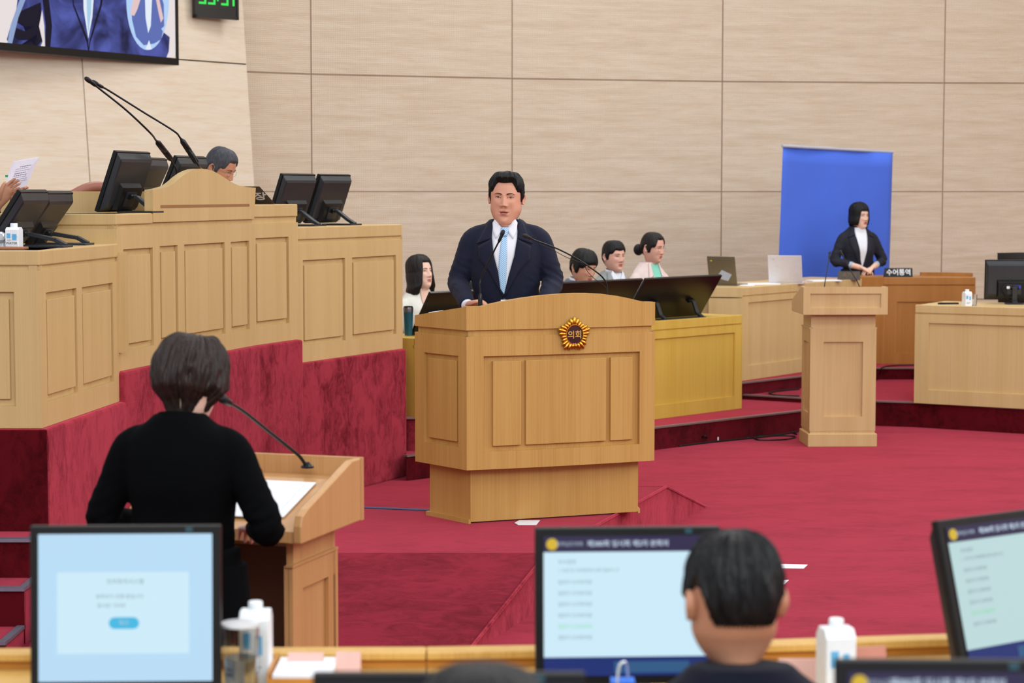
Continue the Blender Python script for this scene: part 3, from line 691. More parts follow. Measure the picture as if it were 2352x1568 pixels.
_nt.links.new(_tc.outputs['Object'], _n.inputs['Vector']); _nt.links.new(_n.outputs['Fac'], _r.inputs[0]); _nt.links.new(_r.outputs[0], _b.inputs['Emission Color'])
tvp([(22,138),(18,90),(28,55),(40,20),(52,-80),(96,-120),(300,-120),(345,-60),(360,60),(392,85),(390,118),(385,137),(318,137)], .0112, 'picture_suit', NAVY1)
tvp([(96,122),(100,95),(92,60),(99,22),(104,60),(106,124)], .0105, 'picture_gap', tvs.data.materials[0])
tvp([(24,130),(26,100),(50,104),(72,96),(88,78),(70,92),(45,92),(30,80),(34,62),(60,72),(82,60),(58,62),(38,50),(44,28),(96,5),(97,20),(90,62),(100,92),(90,118),(84,122),(78,108),(52,116)], .0106, 'picture_sleeve_fold', NAVY2)
tvp([(106,124),(107,60),(100,0),(96,-40),(110,-40),(122,60),(118,125)], .0104, 'picture_shade', NAVY2)
tvp([(192,-120),(194,20),(205,88),(214,40),(226,-120)], .0101, 'picture_shirt', TVW)
tvp([(198,-120),(202,40),(205,80),(211,30),(216,-120)], .0098, 'picture_tie', TVSKY)
tvp([(168,-60),(172,10),(205,92),(206,128),(204,128),(201,96),(170,14),(162,-60)], .0099, 'picture_lapel', NAVY2)
tvp([(238,-60),(232,10),(208,90),(205,122),(207,124),(210,96),(236,14),(246,-60)], .0099, 'picture_lapel', NAVY2)
tvp([(205,124),(207,121),(211,120),(214,123),(213,127),(209,128)], .0097, 'picture_button', TVSK)
oc = []
for k in range(36):
    th = 2*PI*k/36; oc.append((341+49*math.cos(th), 0+115*math.sin(th) if math.sin(th) > 0 else 120*math.sin(th)))
tvp(oc, .0092, 'picture_oval', TVBLUE)
tvp([(316,-40),(304,20),(305,45),(318,48),(320,70),(314,84),(332,104),(344,76),(356,100),(372,90),(376,72),(372,66),(379,60),(378,10),(366,-30)], .0086, 'picture_signer_jacket', TVN3)
tvp([(334,-30),(336,40),(342,76),(348,60),(352,-30)], .0082, 'picture_signer_top', TVW)
tvp([(318,-60),(303,22),(302,34),(310,36),(317,22),(330,-20)], .0080, 'picture_signer_arm', TVSK)
tvp([(356,-20),(366,30),(371,52),(377,42),(370,10),(362,-30)], .0080, 'picture_signer_arm', TVSK)
tvp([(344,92),(336,113),(348,114),(350,112)], .0079, 'picture_signer_hem', TVW)
tvp([(54,-20),(38,34),(26,58),(20,92),(19,116),(30,117),(30,92),(33,60),(44,40),(68,-20)], .0085, 'picture_microphone', emis('tv_mic_grey', (150,172,214), .9))
# clock
ck = on_face(tuple(LA), tuple(LB), 449, 38); 
CA = P(449, 38, 18.9); CB = P(549, 46, 19.22)
MC, LC = frameM(CA.xy, CB.xy); cz = CB.z
clock = empty('digital_clock', (CA.x, CA.y, cz), label='black digital wall clock with green numerals beside the big screen', cat='clock')
cbx = MB(); cbx.box((0, 0, cz), (LC, .05, cz+.028), MC); cbx.box((0, 0, cz), (.022, .05, cz+.38), MC); cbx.box((LC-.022, 0, cz), (LC, .05, cz+.38), MC); cbx.box((0, 0, cz+.352), (LC, .05, cz+.38), MC); cbx.box((.01, .008, cz+.01), (LC-.01, .05, cz+.37), MC)
mk('case', cbx, BLACKG, clock, world=True)
mk('wall_bracket', MB().box((.12, .05, cz+.02), (LC-.1, .3, cz+.3), MC), BLACK, clock, world=True)
GREEN = emis('green_led', (60,230,90), 1.1)
def seg7(mb, ch, x, z, w_, h_, t_):
    S = {'3': 'abgcd', '5': 'afgcd', '1': 'bc'}[ch]
    r_ = {'a': ((0, h_-t_), (w_, h_)), 'd': ((0, 0), (w_, t_)), 'g': ((0, h_/2-t_/2), (w_, h_/2+t_/2)), 'b': ((w_-t_, h_/2), (w_, h_)), 'c': ((w_-t_, 0), (w_, h_/2)), 'f': ((0, h_/2), (t_, h_)), 'e': ((0, 0), (t_, h_/2))}
    for c in S:
        (a, b), (c2, d) = r_[c]; mb.box((x+a, .004, z+b), (x+c2, .0082, z+d), MC)
x = .045*LC/.42
dg = MB(); zz = cz+.125; hh = .2; ww = LC*.165
g_ = MB()
for ch, fx in (('3', .09), ('3', .30), ('3', .60)): seg7(g_, ch, LC*fx, zz, ww, hh, .02)
seg7(g_, '1', LC*.74, zz, ww, hh, .02)
g_.box((LC*.505, .004, zz+.035), (LC*.535, .0082, zz+.06), MC); g_.box((LC*.505, .004, zz+.13), (LC*.535, .0082, zz+.155), MC)
mk('numerals', g_, GREEN, clock, world=True)

# ================================================================== monitors
def monitor(loc, nrm, label, tilt, W=.385, H=.325, lift=.02, group=None, screen=None, big=False, arm=True, yaw=None, arm_len=.2, name='monitor', leg_n=1):
    """back faces -Y of its own frame (direction nrm); screen faces +Y; top leans towards the back"""
    rz = yaw if yaw is not None else math.atan2(nrm[0], -nrm[1])
    r = empty(name, loc, rz, label, 'monitor', group)
    Mt = Matrix.Translation((0, 0, lift)) @ Matrix.Rotation(tilt, 4, 'X')     # top leans to -y
    T = .022
    m = MB(); m.box((-W/2, -T, 0), (W/2, 0, H), Mt); mk('case', m, BLACK if not big else BLACKG, r, bevel=.003)
    if not big:
        m = MB(); rings = []
        def rr(w_, z0_, z1_, y_): return [Mt @ Vector(p) for p in ((-w_/2, y_, z0_), (w_/2, y_, z0_), (w_/2, y_, z1_), (-w_/2, y_, z1_))]
        m.loft([rr(W-.012, .006, H-.006, -T), rr(W-.03, .03, H-.03, -T-.026), rr(W-.05, .05, H-.045, -T-.032)], True)
        mk('back_shell', m, CHAR, r, bevel=.004)
        m = MB(); m.loft([rr(W*.6, .02, H*.52, -T-.03), rr(W*.55, .03, H*.46, -T-.055)], True); mk('back_hump', m, BLACK, r, bevel=.003)
        m = MB().box((-.055, -T-.06, .05), (.055, -T-.053, .13), Mt)
        mk('mount_plate', m, CHAR, r)
    sm = mk('screen', MB().box((-W/2+.018, -.001, .02), (W/2-.018, .0015, H-.018), Mt), screen or BLACKG, r)
    # arm
    hx = Mt @ Vector((0, -T-(.062 if not big else .004), .105 if not big else H*.42))
    for k in range(leg_n):
        ox = 0 if leg_n == 1 else (-W*.24 if k == 0 else W*.24)
        m = MB(); Y1 = hx.y-arm_len*.55; Y2 = hx.y-arm_len
        pts = [(ox, hx.y, hx.z), (ox, hx.y-.03, hx.z), (ox, hx.y-(arm_len-.05), .035), (ox, Y2, .008)]
        for a_, b_ in zip(pts[:-1], pts[1:]):
            a_ = Vector(a_); b_ = Vector(b_); d_ = (b_-a_); nn = Vector((1, 0, 0)).cross(d_).normalized()*.009; xx = Vector((.019, 0, 0))
            m.loft([[a_-xx-nn, a_+xx-nn, a_+xx+nn, a_-xx+nn], [b_-xx-nn, b_+xx-nn, b_+xx+nn, b_-xx+nn]])
        mk('arm', m, CHAR, r, bevel=.002)
        hg = MB(); hg.tube([(ox-.035, hx.y-.006, hx.z), (ox+.035, hx.y-.006, hx.z)], .014, 10); mk('hinge', hg, BLACK, r, smooth=True)
    m = MB(); m.box((-W*.28 if leg_n > 1 else -.07, hx.y-arm_len-.01, 0), (W*.28 if leg_n > 1 else .07, hx.y-arm_len*.4 if leg_n > 1 else hx.y+.05, .01)); mk('foot', m, CHAR, r, bevel=.002)
    return r, sm, Mt
def out_n(A, B):
    u = (Vector(B)-Vector(A)).normalized(); return (u.y, -u.x)
n1 = out_n(L1a, L1b); n2 = out_n(L2b, L2c); n3 = out_n(L3a, L3b)
def along(A, B, t, back):
    A = Vector(A); B = Vector(B); u = (B-A).normalized(); n = Vector((u.y, -u.x)); p = A+u*t-n*back; return p.x, p.y
x_, y_ = along(L1a, L1b, .47, .36); monitor((x_, y_, 1.643), n1, 'nearer of two black monitors leaning back beside the water carton, nearest rostrum desk', math.radians(34), arm_len=.20, H=.30)
x_, y_ = along(L1a, L1b, .885, .39); monitor((x_, y_, 1.643), n1, 'farther of two black monitors leaning back on the nearest rostrum desk', math.radians(37), arm_len=.20, H=.305)
x_, y_ = along(L3a, L3b, .36, .33); monitor((x_, y_, 1.685), n3, 'left black monitor of the pair on the far right rostrum desk', math.radians(20), arm_len=.16, H=.33)
x_, y_ = along(L3a, L3b, .78, .32); monitor((x_, y_, 1.685), n3, 'right black monitor of the pair on the far right rostrum desk', math.radians(20), arm_len=.16, H=.33)
for (px, py, D, lb, tl, yw) in [(300, 346, 10.7, 'upright black monitor behind the rostrum ledge, nearest the water carton', 20, 0.0), (352, 361, 11.5, 'half hidden black monitor between two others behind the crown board', 26, .12), (434, 357, 11.45, 'black monitor in front of the grey haired head behind the crown board', 24, .0)]:
    p = P(px, py, D); tl = math.radians(tl); H_ = .33
    nn = Vector(n2); base_z = 1.79
    yaw = math.atan2(n2[0], -n2[1]) + yw
    Hh = H_*math.cos(tl); off = H_*math.sin(tl)
    dn = Vector((math.sin(yaw), -math.cos(yaw)))
    b_ = Vector((p.x, p.y)) - dn*off
    monitor((b_.x, b_.y, base_z), n2, lb, tl, W=.40, H=H_, lift=max(.005, p.z-base_z-Hh), yaw=yaw, arm_len=.14)
# big black displays on the yellow desk
ny = out_n(YA, YB)
def disp(pl, pr, D_off, label, tilt=28, H=.42, top=None):
    # pl, pr: pixel of top left/right corner; placed on a line parallel to the desk
    A = Vector(YA) - Vector(ny)*D_off; B = Vector(YB) - Vector(ny)*D_off
    a = on_face(tuple(A), tuple(B), *pl); b = on_face(tuple(A), tuple(B), *pr)
    u = (B-A).normalized(); W = b[0]-a[0]; c = A + u*(a[0]+b[0])/2; z = (a[1]+b[1])/2
    t = math.radians(tilt); off = H*math.sin(t); c = c - Vector(ny)*off
    zb = .917; return monitor((c.x, c.y, zb-.004), ny, label, t, W=W, H=H, lift=max(.004, z-zb-H*math.cos(t)), big=True, arm_len=.12, leg_n=2)
disp((1480, 659), (1655, 642), .05, 'wide glossy black display right of the podium, tilted over two arms', 34, .40)
disp((1262, 672), (1474, 655), .05, 'wide glossy black display partly hidden by the podium top', 34, .40)
disp((985, 686), (1150, 684), .10, 'glossy black display in front of the seated person in white', 32, .36)
# monitor at right edge
p = P(2253, 610, 16.75)
b1 = P(2310, 610, 16.7)
mon_r, _, _ = monitor((b1.x+.06, b1.y, .989), (-.1, -1), 'black monitor seen from behind on the light desk at the right edge', math.radians(4), W=.46, H=.325, lift=.035, arm_len=.07)
cv = MB().tube(spline([(-.02, -.075, .2), (-.05, -.09, .17), (-.1, -.095, .12), (-.07, -.09, .07), (-.03, -.09, .02)]), .005, 6); mk('cable', cv, BLACK, mon_r, smooth=True)
mk('cable_plug', MB().box((.0, -.095, .13), (.05, -.075, .15)), plain('blue_plug', (40,60,200), .5), mon_r)
mk('cable_plug', MB().box((-.06, -.095, .125), (.0, -.075, .145)), WHITE, mon_r)

# ================================================================== cartons, glasses
def carton(loc, rz, label, s=1.0, txt=False, h=.125, w_=.062, group=None):
    r = empty('water_carton', loc, rz, label, 'carton', group)
    w2 = w_/2
    m = MB()
    def sq(a, b, z): return [Vector((-a, -b, z)), Vector((a, -b, z)), Vector((a, b, z)), Vector((-a, b, z))]
    m.loft([sq(w2, w2, 0), sq(w2, w2, h*.88), sq(w2*.98, w2*.55, h), ])
    mk('body', m, CARTON, r, bevel=.003)
    mk('cap', MB().lathe([(.015, h-.004), (.016, h), (.016, h+.016), (.0145, h+.018), (.001, h+.018)], 20), CARTON, r, smooth=True)
    mk('print', MB().box((.004, -w2-.0006, h*.42), (.018, -w2, h*.68)).box((-.024, -w2-.0006, h*.5), (-.006, -w2, h*.72)), CBLUE, r)
    if txt:
        text('lettering', '물', .03, CBLUE, r, Matrix.Translation((.012, -w2-.001, h*.53)) @ Matrix.Rotation(PI/2, 4, 'X'), .0005, bold=.0008)
        text('lettering', 'WATER', .0155, CGREY, r, Matrix.Translation((-.001, -w2-.001, h*.27)) @ Matrix.Rotation(PI/2, 4, 'X'), .0005, bold=.0003)
        text('lettering', 'ECO', .0085, CGREY, r, Matrix.Translation((-.012, -w2-.001, h*.4)) @ Matrix.Rotation(PI/2, 4, 'X'), .0005)
    else:
        mk('small_print', MB().box((-.02, -w2-.0006, h*.18), (.01, -w2, h*.21)).box((-.02, -w2-.0006, h*.25), (.016, -w2, h*.27)), CGREY, r)
    return r
p = P(33, 567, 9.22); carton((p.x, p.y, 1.643), -.12, 'white water carton lettered in blue and grey on the nearest rostrum desk', txt=True, h=.098)
p = G(247, 486, 1.79); carton((p.x, p.y+.03, 1.79), -.3, 'small white water carton on the ledge left of the crown board', h=.118, w_=.058)
p = G(2224, 703, .99); carton((p.x, p.y+.05, .989), .3, 'white water carton beside the monitor at the right edge', h=.115, w_=.06)
def glass(loc, label, h=.12, r_=.035, water=.5, facets=0):
    r = empty('drinking_glass', loc, 0, label, 'glass')
    n_ = facets or 28
    m = MB(); m.lathe([(.001, 0), (r_*.86, 0), (r_*.9, .002), (r_, h), (r_-.002, h), (r_*.86-.001, .008), (.001, .007)], n_, closed=False)
    mk('tumbler', m, GLASS, r, smooth=True if not facets else False)
    if water:
        m = MB(); m.lathe([(.001, .0085), (r_*.86-.0015, .0085), (r_*(.86+.14*water)-.0025, h*water), (.001, h*water)], n_, closed=False); mk('water', m, GLASS, r, smooth=True)
    return r
p = G(2241, 703, .99); glass((p.x+.005, p.y+.09, .989), 'short clear glass between the carton and the right edge monitor', .09, .026, .0)
p = P(2, 566, 9.25); 
g1_ = empty('wrapped_bottle', (p.x, p.y, 1.643), 0, 'crumpled clear plastic wrapped cup at left edge beside the lettered water carton', 'cup')
m = MB(); rg_ = []
for j, (rr_, z_) in enumerate([(.022, 0), (.027, .01), (.024, .025), (.028, .04), (.025, .055), (.022, .068), (.012, .076)]):
    rg_.append([Vector((math.cos(2*PI*k/14)*rr_*(1+.18*math.sin(k*5.3+j*2)), math.sin(2*PI*k/14)*rr_*(1+.18*math.sin(k*5.3+j*2)), z_)) for k in range(14)])
m.loft(rg_); mk('wrap', m, plain('crumpled_clear_film', (205,208,212), .12, .35), g1_)
# board with emblem on L1
p = P(16, 569, 9.13)
bd = empty('name_board', (p.x, p.y, 1.643), 0, 'flat brown wooden board with small gold emblem at the corner of nearest desk', 'board')
mk('board', MB().box((-.2, -.05, 0), (.085, .05, .012)), plain('reddish_wood', (170,104,66), .45), bd, bevel=.003)
mk('emblem', MB().lathe([(.018, .012), (.018, .0135), (.001, .0135)], 20, Matrix.Translation((.01, 0, 0))), GOLD, bd)
# remote
p = G(2181, 699, .99)
rm = empty('remote_control', (p.x, p.y+.05, .989), .2, 'small black remote lying on the light desk left of the carton', 'remote'); mk('shell', MB().box((-.085, -.02, 0), (.085, .02, .014)), BLACK, rm, bevel=.004); mk('button', MB().box((-.07, -.01, .014), (-.05, .01, .016)), CHAR, rm)

# ================================================================== microphones
def gooseneck(name, label, base, pts, rad=.0045, head_r=.011, head_l=.045, grip=None, group=None, base_box=True, mat=None):
    """base: world point; pts: world points from base up to the head"""
    r = empty(name, base, 0, label, 'microphone', group)
    mat = mat or MIC
    sp = spline(pts, 10); mk('gooseneck', MB().tube(sp, rad, 10), mat, r, world=True, smooth=True)
    tip = Vector(pts[-1]); d = (tip-Vector(pts[-2])).normalized()
    zq = Vector((0, 0, 1)).rotation_difference(d).to_matrix().to_4x4(); Mh = Matrix.Translation(tip) @ zq
    m = MB(); m.lathe([(rad, -.03), (head_r*.75, -.02), (head_r*.8, .0), (head_r*.8, head_l*.35)], 18, Mh); mk('sleeve', m, mat, r, world=True, smooth=True)
    m = MB(); m.lathe([(head_r*.8, head_l*.35), (head_r, head_l*.42), (head_r*1.03, head_l*.8), (head_r*.8, head_l*1.05), (head_r*.4, head_l*1.15), (.001, head_l*1.17)], 18, Mh); mk('capsule', m, plain('mic_grille', (30,31,34), .6, .3, .5, 0, .2, 400) if 'mic_grille' not in MATS else MATS['mic_grille'], r, world=True, smooth=True)
    if grip:
        a, b = Vector(grip[0]), Vector(grip[1]); d2 = (b-a)
        m = MB(); m.tube([a, a+d2*.06, a+d2*.1, a+d2*.45, a+d2*.47, a+d2*.5, a+d2*.9, b], [rad*1.6, rad*3, rad*3.1, rad*3.1, rad*2.7, rad*3.1, rad*3, rad*1.3], 14); mk('grip', m, mat, r, world=True, smooth=True)
    m = MB(); m.lathe([(.022, 0), (.022, .006), (.012, .012), (rad*1.2, .02)], 20); mk('mount', m, mat, r, smooth=True)
    return r
zt2 = 1.79
b_ = P(407, 440, 11.15); b_.z = zt2
gooseneck('microphone', 'left of two long gooseneck microphones rising from behind the crown board', b_,
  [b_, P(406, 402, 11.1), P(399, 378, 11.05), P(381, 352, 10.95), P(360, 325, 10.8), P(345, 305, 10.55), P(290, 253, 10.4), P(230, 205, 10.3), P(212, 191, 10.25)], .0052, .012, .05, (P(393, 366, 11.0), P(360, 324, 10.8)))
b_ = P(470, 440, 11.5); b_.z = zt2
gooseneck('microphone', 'right of two long gooseneck microphones rising from behind the crown board', b_,
  [b_, P(468, 400, 11.45), P(458, 384, 11.2), P(445, 362, 11.15), P(415, 318, 11.1), P(398, 300, 11.0), P(330, 258, 10.9), P(250, 208, 10.8), P(228, 196, 10.75)], .0052, .012, .05, (P(453, 375, 11.2), P(416, 319, 11.1)))
# podium pair
b_ = P(1103, 704, 10.5); b_.z = 1.255
gooseneck('microphone', 'left microphone on the speaker podium, in front of the navy suit', b_,
  [b_, P(1103, 690, 10.5), P(1103, 668, 10.5), P(1102, 652, 10.5), P(1107, 634, 10.5), P(1128, 590, 10.45), P(1147, 552, 10.4), P(1150, 545, 10.4)], .0042, .0105, .036, None)
mk('grip', MB().tube([(0, 0, .01), (0, .0, .05), (0, 0, .09), (0, 0, .115), (0, 0, .125)], [.0115, .0115, .0115, .009, .005], 14), MIC, bpy.data.objects['microphone.002'], smooth=True)
b_ = P(1395, 700, 10.75); b_.z = 1.255
gooseneck('microphone', 'right microphone on the speaker podium, long arm bent toward the speaker', b_,
  [b_, P(1395, 680, 10.75), P(1394, 656, 10.75), P(1388, 642, 10.74), P(1372, 626, 10.7), P(1330, 597, 10.65), P(1280, 571, 10.55), P(1230, 552, 10.45), P(1214, 545, 10.4)], .0042, .0105, .042, None)
mic4 = bpy.data.objects['microphone.003']
mk('grip', MB().tube([(0, 0, .0), (0, .0, .05), (0, 0, .075), (0, 0, .09)], [.011, .011, .009, .005], 14), MIC, mic4, smooth=True)
mk('cable', MB().tube(spline([P(1394, 664, 10.74), P(1386, 654, 10.74), P(1368, 642, 10.7), P(1350, 624, 10.68), P(1340, 606, 10.64), P(1325, 600, 10.62), P(1300, 590, 10.58), P(1270, 574, 10.5), P(1240, 560, 10.44)]), .0016, 6), BLACK, mic4, world=True, smooth=True)
# far lectern pair
for (h_, b__, lb) in [((1905, 586), (1892, 657), 'left thin microphone standing on the far lectern'), ((1934, 583), (1980, 657), 'right thin microphone slanting up from the far lectern')]:
    Bq = P(b__[0], b__[1]+7, 15.3); Bq.z = 1.145; Hq = P(h_[0], h_[1], 15.5)
    gooseneck('microphone', lb, Bq, [Bq, Bq.lerp(Hq, .25)+Vector((0, 0, .015)), Bq.lerp(Hq, .6), Hq.lerp(Bq, .1), Hq], .004, .009, .03)
# near lectern microphone
Bq = P(706, 1074, 6.82); 
gooseneck('microphone', 'blurred black gooseneck microphone reaching toward the head of the reader in black', Bq,
  [Bq, P(690, 1050, 6.8), P(672, 1034, 6.76), P(620, 993, 6.65), P(560, 945, 6.5), P(522, 922, 6.4)], .0058, .0145, .04)

# ================================================================== backdrop, nameplates, laptops
bd = empty('backdrop', (P(1920, 700, 20.3).x, 20.35, .3), 0, 'tall blue roll-up backdrop standing behind the interpreter', 'backdrop')
tl_ = P(1798, 338, 20.0); tr_ = P(2049, 352, 20.7); bl_ = P(1778, 900, 20.15); br_ = P(2036, 900, 20.85)
A_ = []; nn_ = 24; rowsb = []
for j in range(17):
    row = []
    for i in range(nn_+1):
        t, s_ = i/nn_, j/16
        q = tl_.lerp(tr_, t).lerp(bl_.lerp(br_, t), s_); q = q + Vector((0, .02*math.sin(t*5+s_*2)+.012*math.sin(t*11-s_*6), 0)); row.append(q)
    rowsb.append(row)
m = MB()
for j in range(17):
    for q in rowsb[j]: m.v.append(q)
for j in range(16):
    for i in range(nn_): a = j*(nn_+1)+i; m.f.append((a, a+1, a+nn_+2, a+nn_+1)); m.m.append(0)
o = mk('cloth', m, BLUEC, bd, world=True, smooth='all'); so = o.modifiers.new('s', 'SOLIDIFY'); so.thickness = .002
d_ = (tr_-tl_).normalized(); mk('top_rail', MB().tube([tl_-d_*.01+Vector((0,0,.012)), tr_+d_*.01+Vector((0,0,.012))], .017, 10), plain('pale_rail', (196,200,214), .4, .3), bd, world=True, smooth=True)
mm = MB(); cbm = (bl_+br_)/2; mm.box((bl_.x-.03, 20.1, .3), (br_.x+.03, 20.9, .36)); mk('foot_case', mm, STEEL, bd, world=True)
mm = MB().tube([((tl_.x+tr_.x)/2, 20.55, .35), ((tl_.x+tr_.x)/2+.02, 20.40, 2.3)], .012, 8); mk('pole', mm, STEEL, bd, world=True)
def nameplate(px0, px1, y0, y1, D, z, label, txt, mat, tmat, lean=25, size=.5, rz=0):
    a = P(px0, y1, D); b = P(px1, y1, D); W = b.x-a.x; Hh = (y1-y0)*D/F
    r = empty('nameplate', ((a.x+b.x)/2, D, z), rz, label, 'nameplate')
    m = MB(); yz_solid(m, [(-.01, 0), (.012, Hh), (.02, Hh), (.07, 0)], -W/2, W/2); mk('wedge', m, mat, r)
    text('lettering', txt, Hh*size, tmat, r, Matrix.Translation((0, .0005, Hh*.5)) @ Matrix.Rotation(PI/2-math.atan2(.022, Hh), 4, 'X') @ Matrix.Translation((0, 0, .003)), .002, bold=.001)
    return r
LETW = plain('white_lettering', (235,238,240), .5)
nameplate(2032, 2096, 614, 635.5, 19.08, 1.103, 'black nameplate with four white letters on the brown desk', '수어통역', BLACK, LETW, size=.72)
nameplate(1926, 1976, 617, 637, 18.9, 1.086, 'dark brown nameplate between the far lectern microphones, before the interpreter', '속기사', plain('dark_brown_plate', (66,52,40), .45), plain('dull_brown_lettering', (112,90,66), .6), size=.6)
# plate right of the crown: dark slanted, white letters
np_ = empty('nameplate', (P(600, 470, 12.1).x, 12.1, 1.825), 0, 'dark slanted nameplate with white letters just right of the crown board', 'nameplate')
MN, LN = frameM(tuple(L2c), tuple(L2d))
a0 = on_face(L2c, L2d, 586, 468); 
m = MB(); pc = [P(548, 428, 12.0), P(596, 428, 12.0), P(632, 468, 12.15), P(560, 468, 11.95)]; pc[3] = pc[2]+(pc[0]-pc[1])*1.35
back_ = Vector((-.03, .02, -.0))
low = [Vector((q.x-.02, q.y+.03, max(1.826, q.z-.02))) for q in pc]
m.loft([pc, low]); mk('plate', m, plain('grey_brown_plate', (74,66,62), .35), np_, world=True)
e1 = (pc[2]-pc[1]).normalized(); e2 = (pc[0]-pc[1]).normalized(); nrm_ = e1.cross(e2).normalized()
if nrm_.y > 0: nrm_ = -nrm_
Xax = (-e2); Xax = (Xax - nrm_*Xax.dot(nrm_)).normalized(); Yax = nrm_.cross(Xax)
Mn = Matrix(((Xax.x, Yax.x, nrm_.x, 0), (Xax.y, Yax.y, nrm_.y, 0), (Xax.z, Yax.z, nrm_.z, 0), (0, 0, 0, 1)))
cc = pc[1].lerp(pc[2], .58) - Xax*.05 + nrm_*.002
text('lettering', '장', .085, LETW, np_, Matrix.Translation(cc) @ Mn, .002, bold=.001, world=True)

def laptop(p, rz, W, label, lid, lean=18, H=.24, prints=None):
    r = empty('laptop', p, rz, label, 'laptop')
    mk('keyboard_base', MB().box((-W/2, .0, 0), (W/2, .24, .016)), lid, r, bevel=.003)
    Ml = Matrix.Translation((0, 0, .016)) @ Matrix.Rotation(math.radians(lean), 4, 'X')
    mk('lid', MB().box((-W/2, -.006, 0), (W/2, .0, H), Ml), lid, r, bevel=.004)
    mk('screen', MB().box((-W/2+.01, .0, .012), (W/2-.01, .001, H-.01), Ml), BLACKG, r)
    if prints: prints(r, Ml)
    return r
p = P(1668, 655, 17.55)
def stick(r, Ml):
    mk('sticker', MB().add([(-.06, -.0072, .06), (.05, -.0072, .03), (.09, -.0072, .09), (.0, -.0072, .13)], [(0, 1, 2, 3)], Ml), plain('pale_sticker', (176,186,206), .4), r)
    mk('sticker', MB().box((-.1, -.0072, .205), (-.085, -.006, .215), Ml), plain('yellow_dot', (214,214,40), .5), r)
laptop((1.83, 17.72, 1.086), -.85+.35, .26, 'dark grey laptop seen from behind with pale sticker, left end of tan desk', plain('olive_grey_lid', (118,108,88), .35, .3), 14, .25, stick)
def logo(r, Ml): mk('logo', MB().lathe([(.008, 0), (.008, .0012), (.001, .0012)], 12, Ml @ Matrix.Translation((-.1, -.006, .215)) @ Matrix.Rotation(PI/2, 4, 'X')), plain('pale_pink_dot', (214,190,190), .5), r)
laptop((2.42, 18.1, 1.086), -.55+.25, .30, 'white laptop with its lid up against the blue backdrop', plain('white_lid', (222,216,218), .35), 17, .25, logo)
for (x, y, dx, dy, rz, lb) in [(2.18, 18.05, .16, .1, .3, 'white papers lying between the two laptops on the tan desk'), (2.85, 18.72, .14, .1, .2, 'white papers right of the white laptop'), (2.0, 17.75, .09, .05, .2, 'small white sheet beside the dark laptop')]:
    r = empty('paper_stack', (x, y, 1.086), rz, lb, 'papers'); m = MB().box((-dx, -dy, 0), (dx, dy, .006)); m.box((-dx+.02, -dy+.02, .006), (dx+.01, dy, .009)); mk('sheets', m, WHITE, r)
r = empty('desk_phone', (2.0-.33, 17.95, .3), 0, 'x', 'x'); bpy.data.objects.remove(r)

# ================================================================== cables, tape and paper on the floor
def floor_cable(label, pts, rad=.007, z=0):
    r = empty('floor_cable', pts[0], 0, label, 'cable'); mk('cord', MB().tube(spline([Vector(p) for p in pts], 8), rad, 6), BLACK, r, world=True, smooth=True); return r
def gz(px, py, z=.008): return G(px, py, z)
fc = floor_cable('black cables running along the foot of the step toward the far lectern', [gz(1490, 1032), gz(1530, 1027), gz(1580, 1021), gz(1640, 1014), gz(1700, 1008), gz(1760, 1002), gz(1800, 996), gz(1832, 991)])
mk('cord', MB().tube(spline([gz(1560, 1024), gz(1610, 1017), gz(1655, 1010), gz(1720, 1004), gz(1745, 1010), gz(1800, 1009), gz(1828, 1003), gz(1800, 1000), gz(1740, 1001), gz(1770, 994), gz(1800, 976, .06), gz(1812, 990), gz(1830, 997)]), .006, 6), BLACK, fc, world=True, smooth=True)
mk('cord', MB().tube(spline([gz(1614, 1014), gz(1612, 1004, .05), gz(1620, 1002, .06), gz(1626, 1008, .03), gz(1620, 1016)]), .006, 6), BLACK, fc, world=True, smooth=True)
p = G(1641, 1011, .01); mk('white_plug', MB().box((p.x-.05, p.y-.03, .0), (p.x+.03, p.y+.03, .04)), WHITE, fc, world=True, bevel=.006)
fc2 = floor_cable('thin black cable lying on the upper carpet step left of the far lectern', [gz(1836, 893, .21), gz(1800, 896, .21), gz(1768, 901, .21), gz(1775, 906, .21), gz(1800, 908, .21), gz(1836, 909, .21)])
fc3 = floor_cable('black cable hanging over the step edge right of the far lectern', [gz(2100, 838, .31), gz(2060, 839, .31), gz(2035, 841, .31), gz(2024, 846, .31), G(2021, 858, .25), gz(2016, 868, .21), gz(2012, 872, .21)])
def tape(pts, label):
    q = [G(x, y, .002) for x, y in pts]; o_ = q[0]
    r = empty('floor_tape', (o_.x, o_.y, 0), 0, label, 'tape'); m = MB(); m.prism([(v.x, v.y) for v in q], .0005, .003); mk('strip', m, WHITE, r, world=True)
tape([(1700, 1293), (1855, 1296.5), (1846, 1305), (1700, 1303)], 'white tape strip on the red floor right of the dark haired head, upper one')
tape([(1700, 1331), (1812, 1331.5), (1802, 1341), (1700, 1341)], 'white tape strip on the red floor mostly behind the dark haired head, lower one')
q = [G(x, y, PZ) for x, y in [(1182, 1202), (1192, 1196), (1240, 1196), (1232, 1206), (1190, 1206)]]
r = empty('paper_scrap', (q[0].x, q[0].y, PZ), 0, 'torn white paper scrap sticking out beneath the speaker podium', 'paper'); m = MB().prism([(v.x, v.y) for v in q], .001+PZ, .004+PZ); mk('sheet', m, WHITE, r, world=True)
q = G(1297, 1212, PZ); r = empty('tape_scrap', (q.x, q.y, PZ), .1, 'tiny green tape scrap on carpet before the podium', 'tape'); mk('strip', MB().box((-.012, -.008, 0.001), (.012, .008, .002)), plain('green_tape', (30,140,100), .5), r)
